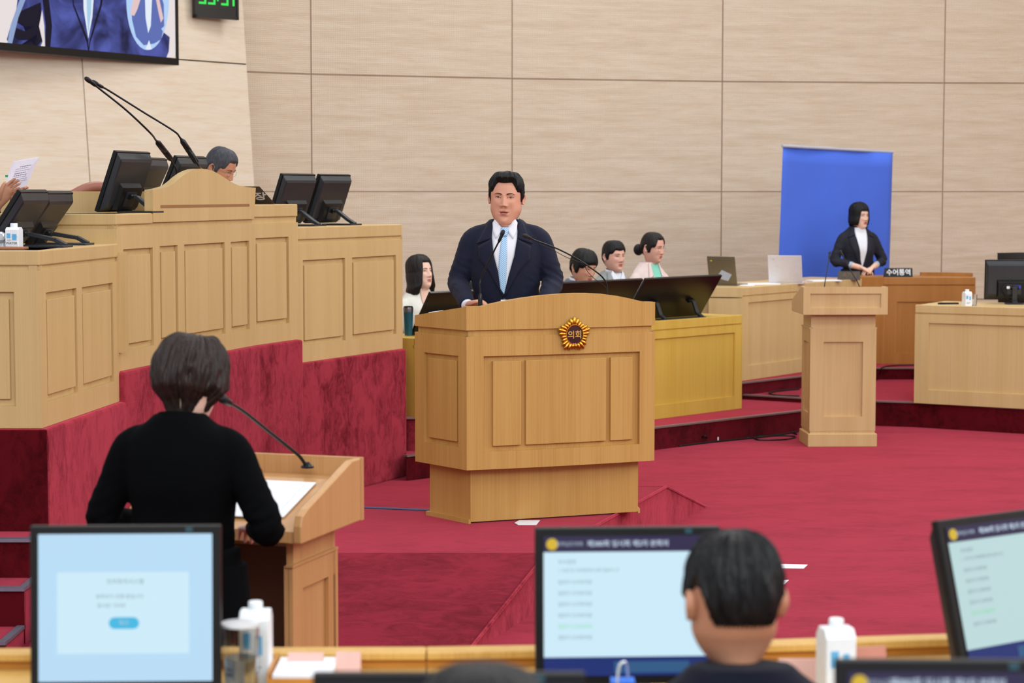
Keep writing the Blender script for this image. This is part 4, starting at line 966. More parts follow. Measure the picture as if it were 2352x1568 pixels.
# ================================================================== foreground row of desks
RZ = .84; TZ = .80
fd = empty('members_desk', (0, 4.7, 0), label='long blond member desk across the foreground carrying the monitors', cat='desk')
segs = [(-1.75, 4.69), (-.2, 4.715), (.35, 4.755), (1.125, 4.87)]
for A, B in zip(segs[:-1], segs[1:]):
    M, Ln = frameM(A, B)
    mk('rail', MB().box((0, -.05, RZ-.02), (Ln, .01, RZ), M), W_RAIL, fd, world=True, bevel=.004)
    mk('back_board', MB().box((0, -.035, .0), (Ln, .0, RZ-.02), M), plain('amber_wood', (190,126,44), .5) if 'amber_wood' not in MATS else MATS['amber_wood'], fd, world=True)
    mk('worktop', MB().box((0, -.62, TZ-.03), (Ln, -.035, TZ), M), W_RAIL, fd, world=True)
for x in (-1.7, -.55, .2, 1.09): mk('leg_panel', MB().box((x-.015, 4.15, 0), (x+.015, 4.66, TZ-.03)), W_RAIL, fd, world=True)
fd2 = empty('members_desk', (0, 3.2, 0), label='nearer row member desk, mostly below the picture, under the closest monitors', cat='desk')
mk('back_board', MB().box((-1.3, 3.32, 0), (1.4, 3.36, .83)), W_RAIL, fd2, world=True); mk('worktop', MB().box((-1.3, 2.78, TZ-.03), (1.4, 3.32, TZ)), W_RAIL, fd2, world=True)
for x in (-1.28, 1.38): mk('leg_panel', MB().box((x-.015, 2.8, 0), (x+.015, 3.32, TZ-.03)), W_RAIL, fd2, world=True)
SBLUE = emis('screen_light_blue', (208,238,252), .97); SBLUE2 = emis('screen_sky', (190,226,252), .95); SHEAD = emis('screen_header_violet', (58,52,84), .9); SFOOT = emis('screen_footer_blue', (44,60,128), .8); SBTN = emis('screen_button_cyan', (74,190,232), .95); STXT = emis('screen_grey_text', (140,158,172), .9); STXT2 = emis('screen_white_text', (190,206,226), .9); SGRN = emis('screen_green_text', (130,226,160), .95); SGOLD = emis('screen_gold_mark', (226,190,60), .9); STASK = emis('screen_bar_blue', (62,104,150), .8)
STEAL = emis('screen_pale_teal', (196,226,228), .92)
def scr_rect(par, Mt, x0, z0, x1, z1, mat, name, y=.003):
    return mk(name, MB().add([(x0, y, z0), (x1, y, z0), (x1, y, z1), (x0, y, z1)], [(0, 3, 2, 1)], Mt), mat, par)
def scr_text(par, Mt, s, x, z, size, mat, align='CENTER', y=.0042, bold=0):
    # screen faces +y: mirror x so that it reads right from that side
    Mx = Mt @ Matrix.Translation((x, y, z)) @ Matrix(((-1, 0, 0, 0), (0, 0, 1, 0), (0, 1, 0, 0), (0, 0, 0, 1)))
    return text('screen_text', s, size, mat, par, Mx, .0004, align, bold)
def agenda(sm, Mt, W, H, bg=SBLUE):
    w2 = W/2-.018; top = H-.018
    scr_rect(sm, Mt, -w2, .06, w2, top-.034, bg, 'page', .0022)
    scr_rect(sm, Mt, -w2, top-.034, w2, top, SHEAD, 'header_bar', .0026)
    scr_rect(sm, Mt, -w2, .02, w2, .06, SFOOT, 'footer_bar', .0026); scr_rect(sm, Mt, -.13, .026, .03, .05, STASK, 'task_bar', .003)
    m = MB().lathe([(.0125, 0), (.0125, .0006), (.001, .0006)], 15, Mt @ Matrix.Translation((w2-.018, .0035, top-.017)) @ Matrix.Rotation(-PI/2, 4, 'X')); mk('header_emblem', m, SGOLD, sm)
    scr_text(sm, Mt, '전라남도의회', w2-.055, top-.017, .0105, STXT2, 'CENTER')
    scr_text(sm, Mt, '제380회 임시회 제2차 본회의', 0.0, top-.017, .0145, STXT2, 'CENTER', bold=.0004)
    scr_text(sm, Mt, '의사일정', w2-.03, top-.055, .0105, STXT, 'LEFT')
    scr_text(sm, Mt, '1. 도정 및 교육행정에 관한 질문의 건', w2-.03, top-.073, .0085, STXT, 'LEFT')
    for k in range(6): scr_text(sm, Mt, '질문자 도의회의원', w2-.03, top-.098-.0235*k, .0095, SGRN if k == 4 else STXT, 'LEFT')
def fmon(loc, yaw, label, tilt=6, W=.405, H=.35, lift=.075, kind='agenda', bg=None):
    # screen faces the camera side: own +Y is towards viewer
    r, sm, Mt = monitor(loc, (0, 1), label, math.radians(tilt), W=W, H=H, lift=lift, yaw=PI+yaw, arm_len=.12)
    if kind == 'agenda': agenda(sm, Mt, W, H, bg or SBLUE)
    if kind == 'login':
        w2 = W/2-.018; scr_rect(sm, Mt, -w2, .02, w2, H-.018, SBLUE2, 'page', .0022); scr_rect(sm, Mt, -w2+.05, .08, w2-.04, H-.1, SBLUE, 'panel_area', .0026)
        scr_text(sm, Mt, '전자회의시스템', 0.0, H*.66, .0125, STXT); scr_text(sm, Mt, '본회의가 진행 중입니다', .012, H*.57, .0105, STXT); scr_text(sm, Mt, '잠시만 기다려', .03, H*.515, .0105, STXT)
        m = MB(); rr_ = .0125; pts = [(math.cos(a)*rr_ + (.02 if abs(a) < PI/2+1e-6 else -.02), math.sin(a)*rr_) for a in [(-PI/2 + PI*k/8) for k in range(9)]] + [(-.02-math.sin(PI*k/8)*rr_, math.cos(PI*k/8)*rr_) for k in range(9)]
        m.add([(x+.003, .0034, z+H*.41) for x, z in pts], [list(range(len(pts)))], Mt); mk('button', m, SBTN, sm); scr_text(sm, Mt, '확인', .003, H*.41, .012, STXT2)
    for k in range(2): mk('tilt_light', MB().box((-W/2+.06, -.001, H-.014), (-W/2+.075, .001, H-.004), Mt), plain('teal_led', (30,70,80), .4) if 'teal_led' not in MATS else MATS['teal_led'], r) if k == 0 else None
    return r
c0 = P(292, 1220, 4.38); fmon((c0.x, 4.34, TZ), .03, 'blurred monitor with pale blue page and cyan button, bottom left', 4, W=.408, H=.355, lift=.03, kind='login')
c0 = P(1442, 1215, 4.33); fmon((c0.x, 4.29, TZ), .05, 'blurred monitor listing the agenda, partly behind the head of a seated man', 4, W=.395, H=.335, lift=.055)
c0 = P(2235, 1203, 4.30); yaw = .60; fmon((c0.x+.165, 4.45, TZ), yaw, 'blurred agenda monitor turned away and cut by the right edge', 15, W=.405, H=.345, lift=.055, bg=STEAL)
c0 = P(1030, 1540, 2.98); fmon((c0.x, 2.96, TZ), 0, 'monitor top edge with bright screen at bottom centre, behind blurred hair', 6, W=.405, H=.35, lift=.04, kind='agenda')
c0 = P(2180, 1508, 3.02); fmon((c0.x-.0, 3.0, TZ), -.02, 'monitor with violet header bar at the bottom right corner', 6, W=.335, H=.35, lift=.05)
# things on the foreground desk
def G3(px, py, z, D=None): q = G(px, py, z); return q
def stand_on(px, D, z=TZ): q = P(px, 1500, D); return (q.x, D, z)
carton(stand_on(588, 4.53), 0, 'blurred white water carton behind the drinking glass, left foreground', h=.168, w_=.068)
carton(stand_on(1920, 4.36), .2, 'blurred white water carton right of the seated man', h=.165, w_=.068)
gg = glass(stand_on(553, 4.42), 'blurred cut glass tumbler of water right of the cyan button monitor', .155, .041, .55, facets=14)
lid_ = MB().lathe([(.001, .155), (.043, .155), (.043, .161), (.001, .164)], 24); mk('glass_lid', lid_, plain('clear_lid', (214,216,222), .2), gg, smooth=True)
PINK = plain('pale_pink_card', (214,170,160), .6)
for px0, px1, y0, y1, lb in [(664, 745, 1494, 1512, 'pale pink name card lying on the desk rail, left one'), (774, 830, 1492, 1528, 'pale pink name card with faint gold mark on the desk rail')]:
    a = P(px0, y1, 4.62); b = P(px1, y1, 4.62); Hh = (y1-y0)*4.62/F
    r = empty('name_card', ((a.x+b.x)/2, 4.6, TZ), 0, lb, 'card'); w_ = (b.x-a.x)/2; zt__ = P(px0, y0, 4.62).z-TZ
    m = MB(); yz_solid(m, [(-.03, 0), (.0, zt__), (.006, zt__), (.03, 0)], -w_, w_); mk('card', m, PINK, r)
r = empty('document_tray', stand_on(702, 4.55), 0, 'white papers in an amber wooden tray in front of the near lectern', 'tray')
mk('tray', MB().box((-.075, -.1, 0), (.075, .09, .012)).box((-.075, -.1, .0), (-.07, .09, .045)).box((-.075, -.105, .0), (.075, -.1, .03)), MATS['amber_wood'], r)
mk('papers', MB().box((-.065, -.09, .012), (.065, .085, .035)), WHITE, r)
r = empty('name_card', stand_on(1985, 4.45), .2, 'reddish pink card leaning behind the blurred water carton', 'card'); m = MB(); yz_solid(m, [(-.02, 0), (.0, .10), (.006, .10), (.03, 0)], -.05, .05); mk('card', m, plain('dusky_pink_card', (196,130,112), .6), r)
r = empty('name_card', stand_on(1835, 4.5), .0, 'pale pink card on the desk between the seated man and carton', 'card'); m = MB(); yz_solid(m, [(-.02, 0), (.0, .062), (.006, .062), (.03, 0)], -.045, .045); mk('card', m, PINK, r)
r = empty('blue_box', stand_on(1428, 3.75, TZ-.0), 0, 'x', 'x'); bpy.data.objects.remove(r)
q = P(1428, 1560, 4.12); r = empty('binder', (q.x, 4.08, TZ), 0, 'bright blue binder with a steel clip beneath the agenda monitor', 'binder')
mk('cover', MB().box((-.024, -.02, 0), (.024, .03, .115)), plain('bright_blue', (40,110,226), .5), r); mk('clip', MB().tube(spline([(-.010, -.022, .08), (-.012, -.02, .115), (-.008, -.01, .145), (0, 0, .152), (.008, .01, .145), (.012, .02, .11)]), .0028, 8), plain('bright_steel', (205,210,218), .25, .5), r, smooth=True)
# ================================================================== people
def hermite(xs, ys, x):
    if x <= xs[0]: return ys[0]
    if x >= xs[-1]: return ys[-1]
    i = max(k for k in range(len(xs)) if xs[k] <= x); i = min(i, len(xs)-2)
    h = xs[i+1]-xs[i]; t = (x-xs[i])/h
    def sl(k):
        if k == 0 or k == len(xs)-1: return 0
        a = (ys[k]-ys[k-1])/(xs[k]-xs[k-1]); b = (ys[k+1]-ys[k])/(xs[k+1]-xs[k])
        return 0 if a*b <= 0 else 2*a*b/(a+b)
    return ys[i]*(2*t**3-3*t*t+1)+ys[i+1]*(-2*t**3+3*t*t)+sl(i)*h*(t**3-2*t*t+t)+sl(i+1)*h*(t**3-t*t)
HZ = [-.26, -.20, -.15, -.128, -.118, -.108, -.095, -.075, -.05, -.02, .02, .05, .08, .10, .112, .118]
HW = [.060, .056, .054, .051, .028, .039, .049, .061, .070, .0755, .0775, .0745, .063, .046, .028, .004]
HF = [.040, .044, .041, .048, .066, .077, .0825, .085, .086, .088, .088, .083, .068, .048, .028, .004]
HB = [.058, .058, .055, .053, .052, .052, .054, .062, .078, .092, .098, .093, .079, .060, .038, .004]
def sstep(a, b, x):
    t = min(max((x-a)/(b-a), 0), 1); return t*t*(3-2*t)
def head_dim(z, jaw=1.0, neck=1.0):
    w, f, b = hermite(HZ, HW, z), hermite(HZ, HF, z), hermite(HZ, HB, z)
    if z < -.02: 
        k = sstep(-.02, -.06, z)*(1-.45*sstep(-.085, -.118, z)); w *= 1+(jaw-1)*k
    if z < -.118: w *= neck; b *= neck; f *= 1+(neck-1)*.6
    return w, f, b
def gs(x, m, s): return math.exp(-((x-m)/s)**2)
def face_disp(x, z, open_=0):
    d = 0
    t = (z+.040)/(.052)                                   # nose: 0 at tip, 1 at the root
    if -.02 < t < 1.25:
        tt = min(max(t, 0), 1); hgt = .021*(1-tt)**.85+.004; wd = .0088+.0068*(1-tt); cut = sstep(-.02, .12, t)*(1-sstep(1.0, 1.25, t))
        d += hgt*math.exp(-(x/wd)**2)*cut
    d += .0085*(gs(x, .0135, .0062)+gs(x, -.0135, .0062))*gs(z, -.0385, .0065)
    d -= .0085*(gs(x, .031, .016)+gs(x, -.031, .016))*gs(z, .004, .011)
    d += .0035*(gs(x, .030, .020)+gs(x, -.030, .020))*gs(z, .0225, .0075)
    d += .0035*(gs(x, .040, .018)+gs(x, -.040, .018))*gs(z, -.022, .018)
    d += .0055*math.exp(-(x/.021)**4)*gs(z, -.0575, .0048)+.0058*math.exp(-(x/.018)**4)*gs(z, -.0685-open_*.003, .0052)
    d -= (.0045+open_*.006)*math.exp(-(x/.022)**4)*gs(z, -.0628-open_*.001, .0026+open_*.0012)
    d -= .002*gs(z, -.048, .005)*gs(x, 0, .005)
    d -= .0035*gs(z, -.080, .006)*gs(x, 0, .022)
    d += .0055*gs(z, -.100, .011)*gs(x, 0, .019)
    d -= .0022*(gs(x, .034, .008)+gs(x, -.034, .008))*gs(z, -.053, .014)
    return d
def head_pt(phi, z, jaw, neck, open_=0, feat=True, grow=0.0):
    w, f, b = head_dim(z, jaw, neck); s_, c_ = math.sin(phi), math.cos(phi)
    w += grow; f += grow; b += grow
    fr = c_ > 0; n_ = 2.25 if fr and z > -.118 else 2.05
    x = w*math.copysign(abs(s_)**(2/n_), s_); y = (-f if fr else b)*abs(c_)**(2/n_)
    if fr and feat and z > -.125: y -= face_disp(x, z, open_)*min(1, c_*2.2)
    if not fr: y += 0
    return Vector((x, y, z))
def build_head(mb, M, jaw=1.0, ears=True, neck=1.0, open_=0, nr=96, nc=104, hs=1.0, bend=None, zmin=-.25):
    zs = [zmin+( -.128-zmin)*i/12 for i in range(12)] + [-.128+.24*i/(nr) for i in range(nr+1)]
    zs = [z for z in zs if z < .1135]+[.1135, .1155, .117, .1178]
    rings = []
    for z in zs:
        ring = []
        for k in range(nc):
            t = k/nc*2-1; phi = PI*(t*.42+.58*t**3) if abs(t) < 1 else PI     # denser in front
            p = head_pt(phi, z, jaw, neck, open_); ring.append(bend(p*hs) if bend else p*hs)
        rings.append(ring)
    mb.loft(rings, True, M)
    for s_ in ((-1, 1) if ears else ()):                                    # ears
        E = Matrix.Translation((s_*.0765*(1 if z else 1), .012, -.006)) @ Matrix.Rotation(s_*math.radians(-22), 4, 'Z') @ Matrix.Rotation(math.radians(-8), 4, 'X')
        outer = []; R_ = []
        for k in range(20):
            a = 2*PI*k/20; ez = math.cos(a)*.031*(1-.18*(math.cos(a) < 0)); ey = math.sin(a)*(.0185-.004*(math.cos(a) < 0)); outer.append((ey, ez))
        rr = []
        for (sc, ox) in [(.55, -.010), (.92, -.004), (1.0, .006), (.93, .010), (.82, .009), (.62, .003), (.30, .001)]:
            rr.append([ (bend((E @ Vector((s_*(ox+.004), a*sc, b*sc)))*hs) if bend else (E @ Vector((s_*(ox+.004), a*sc, b*sc)))*hs) for a, b in outer])
        mb.loft(rr, True, M)
def make_bend(R3, chin=1.0, piv=Vector((0, .01, -.13))):
    """rotate the head about the top of the neck, easing the turn down the neck"""
    q = R3.to_quaternion()
    def f(p):
        if chin != 1.0 and p.z < -.035: p = Vector((p.x, p.y, p.z-(min(.083, -.035-p.z))*(chin-1)))
        t = sstep(-.235, -.10, p.z); qq = Matrix.Identity(3).to_quaternion().slerp(q, t); r = p-piv; r.rotate(qq); return r+piv
    return f
def hair_cap(name, parent, M, mat, hs, bend, hem, thick, jaw=1.0, seed=0, nz=34, nc=96, amp=.003, prof=None, zero=(.0, 1.0), lock=11, fine=0.0, slant=30):
    if fine: nz, nc = 60, 260
    """shell of hair: hem(phi)->lowest z, thick(phi,z)->thickness"""
    rings = []
    for j in range(nz+1):
        t = j/nz; ring = []
        for k in range(nc):
            phi = -PI+2*PI*k/nc; h = hem(phi); z = h+(.1172-h)*math.sin(t*PI/2)**.9
            w, f, b = head_dim(max(z, -.10), jaw, 1.0)
            w0, f0, b0 = head_dim(z, jaw, 1.0)
            if prof: pw, pf, pb = prof(z); w = max(w0, pw); f = max(f0, pf); b = max(b0, pb)
            s_, c_ = math.sin(phi), math.cos(phi)
            x = w*math.copysign(abs(s_)**.96, s_); y = (-f if c_ > 0 else b)*abs(c_)**.96
            p = Vector((x, y, z)); nrm = Vector((x/.078**2, y/.093**2, (z-.015)/.10**2 if z > .015 else 0)).normalized()
            th = thick(phi, z)
            n1 = noise.noise(Vector((math.sin(phi)*lock*.5, math.cos(phi)*lock*.5, z*14+seed)))
            n2 = noise.noise(Vector((math.sin(phi)*lock*2, math.cos(phi)*lock*2, z*9+seed*3)))
            e = sstep(0, .12, t)
            e2 = e*(1-.9*sstep(.108, .117, z)); p = p+nrm*(th*(.35+.65*e)+(n1*amp*1.3+n2*amp)*e2)
            if t == 0: p = Vector((x, y, z))-nrm*.004
            if fine:
                n4 = noise.noise(Vector((math.sin(phi)*6, math.cos(phi)*6, z*10+seed))); p = p+nrm*fine*math.sin(phi*34+z*slant*3+n4*9)*e2*(.5+n1)
            if j < nz*.12: p.z += .0022*math.sin(phi*61+seed)+.0016*math.sin(phi*97)
            ring.append(bend(p*hs) if bend else p*hs)
        rings.append(ring)
    mb = MB().loft(rings, True, M)
    return mk(name, mb, mat, parent, smooth='all')

# --- hands: wrist at origin, fingers along +x, palm down (-z), thumb on +y (mirror with side=-1)
def hand_mb(curl=.5, side=1, spread=.06, thumb=.6, curls=None):
    mb = MB()
    rings = []
    for x, hw, hh in [(-.03, .026, .019), (0, .027, .018), (.02, .033, .017), (.05, .040, .0155), (.08, .041, .014), (.092, .036, .011)]:
        rings.append([Vector((x, math.cos(a)*hw, math.sin(a)*hh)) for a in [2*PI*k/16 for k in range(16)]])
    mb.loft(rings)
    for i, (y, L_, r) in enumerate([(.028, .070, .0088), (.0095, .078, .009), (-.009, .072, .0086), (-.027, .057, .0078)]):
        c = curls[i] if curls else curl; p = Vector((.078, y, .001)); a = .12; yaw = (y/.028)*spread; pts = [p-Vector((.02, 0, 0)), p]
        for j, seg in enumerate((.46, .30, .24)):
            a += c*(.75, 1.05, .75)[j]; d = Vector((math.cos(a)*math.cos(yaw), math.cos(a)*math.sin(yaw), -math.sin(a))); p = p+d*L_*seg; pts.append(p.copy())
        sp = spline(pts, 4); n_ = len(sp); mb.tube(sp, [r*(1.05-.35*k/(n_-1)) * (1 if k < n_-2 else .72 if k == n_-2 else .35) for k in range(n_)], 10)
    p0 = Vector((.012, .022, -.004)); p1 = Vector((.040, .044, -.012)); p2 = p1+Vector((.026, .016-.02*thumb, -.012*thumb)); p3 = p2+Vector((.024, .006-.016*thumb, -.010*thumb))
    sp = spline([p0, p1, p2, p3], 4); n_ = len(sp); mb.tube(sp, [.013*(1.05-.4*k/(n_-1)) * (1 if k < n_-1 else .4) for k in range(n_)], 10)
    if side < 0: mb.v = [Vector((v.x, -v.y, v.z)) for v in mb.v]
    return mb
def remesh_mb(mb, voxel, smooth_it=3, fac=.5):
    me = bpy.data.meshes.new('t'); me.from_pydata([tuple(p) for p in mb.v], [], mb.f)
    bm = bmesh.new(); bm.from_mesh(me); bmesh.ops.recalc_face_normals(bm, faces=bm.faces); bm.to_mesh(me); bm.free()
    o = bpy.data.objects.new('t', me); COL.objects.link(o)
    r = o.modifiers.new('r', 'REMESH'); r.mode = 'VOXEL'; r.voxel_size = voxel
    s = o.modifiers.new('s', 'SMOOTH'); s.iterations = smooth_it; s.factor = fac
    return bake(o)
def mb_from_mesh(me, M=None):
    mb = MB(); mb.add([v.co for v in me.vertices], [list(p.vertices) for p in me.polygons], M); return mb
def aim(M0, frm, to, up=Vector((0, 0, 1))):
    x = (to-frm).normalized(); y = up.cross(x)
    y = y.normalized() if y.length > 1e-4 else Vector((0, 1, 0)); z = x.cross(y)
    return Matrix(((x.x, y.x, z.x, frm.x), (x.y, y.y, z.y, frm.y), (x.z, y.z, z.z, frm.z), (0, 0, 0, 1)))

TZv = [.60, .76, .88, 1.00, 1.12, 1.24, 1.33, 1.385, 1.425, 1.46, 1.50]
def person(loc, rz, label, k=1.0, kw=1.0, seated=False, lean=0.0, head_rot=(0, 0, 0), hs=1.0, jaw=1.0, neckw=1.0, skin=None, hair=None, hairspec=None,
           jacket=None, shirt=None, tie=None, collar=True, vdepth=1.08, vwid=.062, lapel=True, arms=None, hands=(True, True), hand_spec=(None, None), trousers=None, open_=0, woman=False, group=None,
           voxel=.009, face=True, glasses=False, brow=True, lips=(170, 92, 88), bulk=1.0, nr=96, nc=104, shoes=True, browmat=None, crew=None, sleeve_end=1.0, cuffs=None, eye_open=1.0, chin=1.0, shz=1.385, browt=.0024, ears=True):
    """figure in its own frame: faces -Y, feet (or seat) at z=0 of loc; returns root"""
    r = empty('person', loc, rz, label, 'person', group)
    dz = -.44 if seated else 0.0
    hipz = (.93+dz)
    def T(p):                                                   # lean about the hips, then scale
        p = Vector(p); q = p-Vector((0, 0, hipz))
        if p.z > hipz: q = Matrix.Rotation(lean, 3, 'X') @ q
        q = q+Vector((0, 0, hipz)); return Vector((q.x*kw, q.y*kw, q.z*k))
    sh = shz+dz
    fem = .90 if woman else 1.0
    # ---------- head and neck
    hc = T((0, -.012, 1.60+dz)); 
    R3 = Matrix.Rotation(head_rot[2], 3, 'Z') @ Matrix.Rotation(lean*.3+head_rot[0], 3, 'X') @ Matrix.Rotation(head_rot[1], 3, 'Y')
    bend = make_bend(R3, chin)
    Mh = Matrix.Translation(hc)
    body = MB(); build_head(body, Mh, jaw, ears, neckw, open_, hs=hs, bend=(lambda p: bend(p/hs)*hs) if hs != 1 else bend, nr=nr, nc=nc)
    bd_ = (lambda p: bend(p/hs)*hs) if hs != 1 else bend
    # ---------- torso rings
    tw = [.175, .178, .176, .158, .160, .178, .184, .180, .150, .103, .070] if not woman else [.175, .182, .170, .140, .142, .158, .162, .156, .130, .090, .062]
    td = [.115, .118, .112, .108, .112, .118, .112, .098, .084, .074, .066] if not woman else [.115, .118, .105, .095, .100, .115, .105, .088, .076, .066, .058]
    def torso(mb, grow=0.0, zlo=.60, zhi=1.50):
        rings = []
        for j in range(41):
            z = zlo+(zhi-zlo)*j/40; w_ = hermite(TZv, tw, z)*bulk+grow; d_ = hermite(TZv, td, z)*bulk+grow; yc = hermite([.6, .9, 1.1, 1.3, 1.47], [.0, .0, -.012, -.002, .018], z)
            ring = []
            for q in range(36):
                a = 2*PI*q/36; s_, c_ = math.sin(a), math.cos(a); yy = c_*d_
                if woman and c_ < 0: yy -= .028*gs(z, 1.20, .07)*(gs(s_*w_, .075, .05)+gs(s_*w_, -.075, .05))*abs(c_)
                ring.append(T((w_*math.copysign(abs(s_)**.88, s_), yc+yy, z+dz)))
            rings.append(ring)
        mb.loft(rings); return mb
    S = {-1: Vector((-.168*fem*bulk, .005, sh-.034)), 1: Vector((.168*fem*bulk, .005, sh-.034))}
    if arms is None: arms = {-1: ((-.235, .01, 1.10+dz), (-.215, -.10, .86+dz)), 1: ((.235, .01, 1.10+dz), (.215, -.10, .86+dz))}
    aj = {s_: (T(S[s_]), T(arms[s_][0]), T(arms[s_][1])) for s_ in (-1, 1)}
    # ---------- bare body under the clothes
    torso(body, -.012, .62, 1.44)
    for s_ in (-1, 1):
        a_, e_, w_ = aj[s_]
        body.tube(spline([a_, a_.lerp(e_, .5), e_, e_.lerp(w_, .5), w_], 4), [.046*kw-.022*kw*i/16 for i in range(17)], 12)
        if hands[0 if s_ < 0 else 1]:
            spec = hand_spec[0 if s_ < 0 else 1] or {}
            hm = hand_mb(spec.get('curl', .45), side=spec.get('side', 1 if s_ > 0 else -1), thumb=spec.get('thumb', .6), curls=spec.get('curls'))
            hme = remesh_mb(hm, .0032, 2)
            to = w_ + Vector(spec['dir']) if 'dir' in spec else w_+(w_-e_)
            Mw = aim(None, w_+(to-w_).normalized()*.012, to, Vector(spec.get('up', (0, 0, 1))))
            body.add([v.co*(hs*.98) for v in hme.vertices], [list(p.vertices) for p in hme.polygons], Mw)
    L_ = hipz
    legs = MB()
    hw2 = .095*bulk
    for s_ in (-1, 1):
        if seated: pts = [(s_*hw2, 0, hipz-.02), (s_*(hw2+.02), -.20, hipz-.0), (s_*(hw2+.03), -.40, hipz-.03), (s_*(hw2+.03), -.38, .26), (s_*(hw2+.03), -.28, .07)]; rad = [.092, .086, .064, .054, .045]
        else: pts = [(s_*hw2, 0, .90), (s_*(hw2+.005), .0, .70), (s_*(hw2+.01), -.005, .50), (s_*(hw2+.015), .015, .30), (s_*(hw2+.015), .02, .07)]; rad = [.098, .09, .066, .058, .046]
        pts = [T(p) for p in pts]; body.tube(pts, [x*.85 for x in rad], 14)
        legs.tube(spline(pts, 4), [rad[min(i//4, 4)]+(rad[min(i//4+1, 4)]-rad[min(i//4, 4)])*(i % 4)/4 for i in range(17)], 18)
        if shoes:
            f = T((s_*(hw2+.03 if seated else hw2+.015), -.27 if seated else .02, .04)); sm = MB()
            sm.loft([[Vector((f.x+math.cos(a)*wx, f.y+yo, max(.0, .001+(math.sin(a)*hz+hz)))) for a in [2*PI*q/14 for q in range(14)]] for yo, wx, hz in [(.06, .030, .035), (.02, .036, .045), (-.05, .042, .035), (-.12, .044, .024), (-.17, .030, .016)]])
            mk('shoe', sm, BLACKG, r, smooth=True)
    legs.loft([[T((math.sin(a)*(.17*bulk)*w2, math.cos(a)*.108*bulk*w2, z)) for a in [2*PI*q/24 for q in range(24)]] for z, w2 in [(hipz-.12, .85), (hipz-.02, 1.04), (hipz+.08, 1.0)]])
    mk('trousers' if not woman else 'skirt' if False else 'trousers', remesh_mb(legs, .014, 2), trousers or jacket, r, smooth='all').data.materials.append(trousers or jacket)
    mk('body', body, skin, r, smooth='all')
    # ---------- jacket
    jm = torso(MB(), .010, .74 if not seated else .86, 1.49)
    for s_ in (-1, 1):
        a_, e_, w_ = aj[s_]; c_ = T((s_*.095*fem, .008, sh+.006))
        we = e_.lerp(w_, sleeve_end)
        pts = spline([c_, a_, a_.lerp(e_, .5)+Vector((s_*.004, .004, 0)), e_, e_.lerp(we, .5), we], 5)
        r0 = [.050, .061, .060, .054, .047, .039]; n_ = len(pts); rr_ = []
        for i in range(n_):
            q = min(i//5, 4); f = (i-q*5)/5; rr_.append((r0[q]+(r0[q+1]-r0[q])*f)*(fem*.97 if woman else 1)*bulk*kw*(1+.02*math.sin(i*2.3+s_)*(1 if i > 7 else .2)))
        jm.tube(pts, rr_, 20)
    jme = remesh_mb(jm, voxel, 4, .6)
    rs = random.Random(len(label))
    sd = rs.random()*50
    vn = [v.normal.copy() for v in jme.vertices]; dsp = []
    for v, n_ in zip(jme.vertices, vn):
        c = v.co; near = 0
        for s_ in (-1, 1):
            a_, e_, w_ = aj[s_]; near = max(near, gs((c-e_).length, 0, .10), .6*gs((c-a_.lerp(e_, .65)).length, 0, .07))
        rr2 = noise.noise(Vector((c.x*11+sd, c.y*11, c.z*30+c.x*14))); wv = (1-abs(rr2)*3.2)*.0042*(.10+near*1.4)+noise.noise(Vector((c.x*5+sd, c.y*5, c.z*6)))*.004
        dsp.append(c+n_*wv)
    for v, c in zip(jme.vertices, dsp): v.co = c
    jo = mk('jacket' if lapel else 'top', jme, jacket, r, smooth='all'); jme.materials.append(jacket)
    # ---------- things draped on the chest
    tm = torso(MB(), .010, .62, 1.50)
    bvh = BVHTree.FromPolygons([tuple(p) for p in tm.v], [tuple(f) for f in tm.f])
    bvj = BVHTree.FromPolygons([tuple(v.co) for v in jme.vertices], [tuple(p.vertices) for p in jme.polygons])
    def drape(pts2, off):
        out = []
        for x, z in pts2:
            o_ = T((x, -.5, z+dz)); dcast = (T((x, .5, z+dz))-o_).normalized()
            h = bvh.ray_cast(o_, dcast); h2 = bvj.ray_cast(o_, dcast)
            c = h[0]
            if h2[0] is not None and c is not None and abs(h2[0].y-c.y) < .02 and h2[0].y < c.y: c = h2[0]
            if c is None: c = h2[0] if h2[0] is not None else T((x, -.075, z+dz))
            out.append(c-dcast*off)
        return out
    def ribbon(name, L, R, off, mat, n=6, thick=.003):
        rows_ = []
        for (a, b) in zip(L, R):
            rows_.append(drape([(a[0]+(b[0]-a[0])*i/n, a[1]+(b[1]-a[1])*i/n) for i in range(n+1)], off))
        m = MB()
        for row in rows_: m.v += row
        for j in range(len(rows_)-1):
            for i in range(n): q = j*(n+1)+i; m.f.append((q, q+1, q+n+2, q+n+1)); m.m.append(0)
        o = mk(name, m, mat, r, smooth='all'); so = o.modifiers.new('s', 'SOLIDIFY'); so.thickness = thick; so.offset = 1 if False else 0; return o
    def dens(pts, n=5):
        out = []
        for a, b in zip(pts[:-1], pts[1:]):
            for i in range(n): out.append((a[0]+(b[0]-a[0])*i/n, a[1]+(b[1]-a[1])*i/n))
        return out+[pts[-1]]
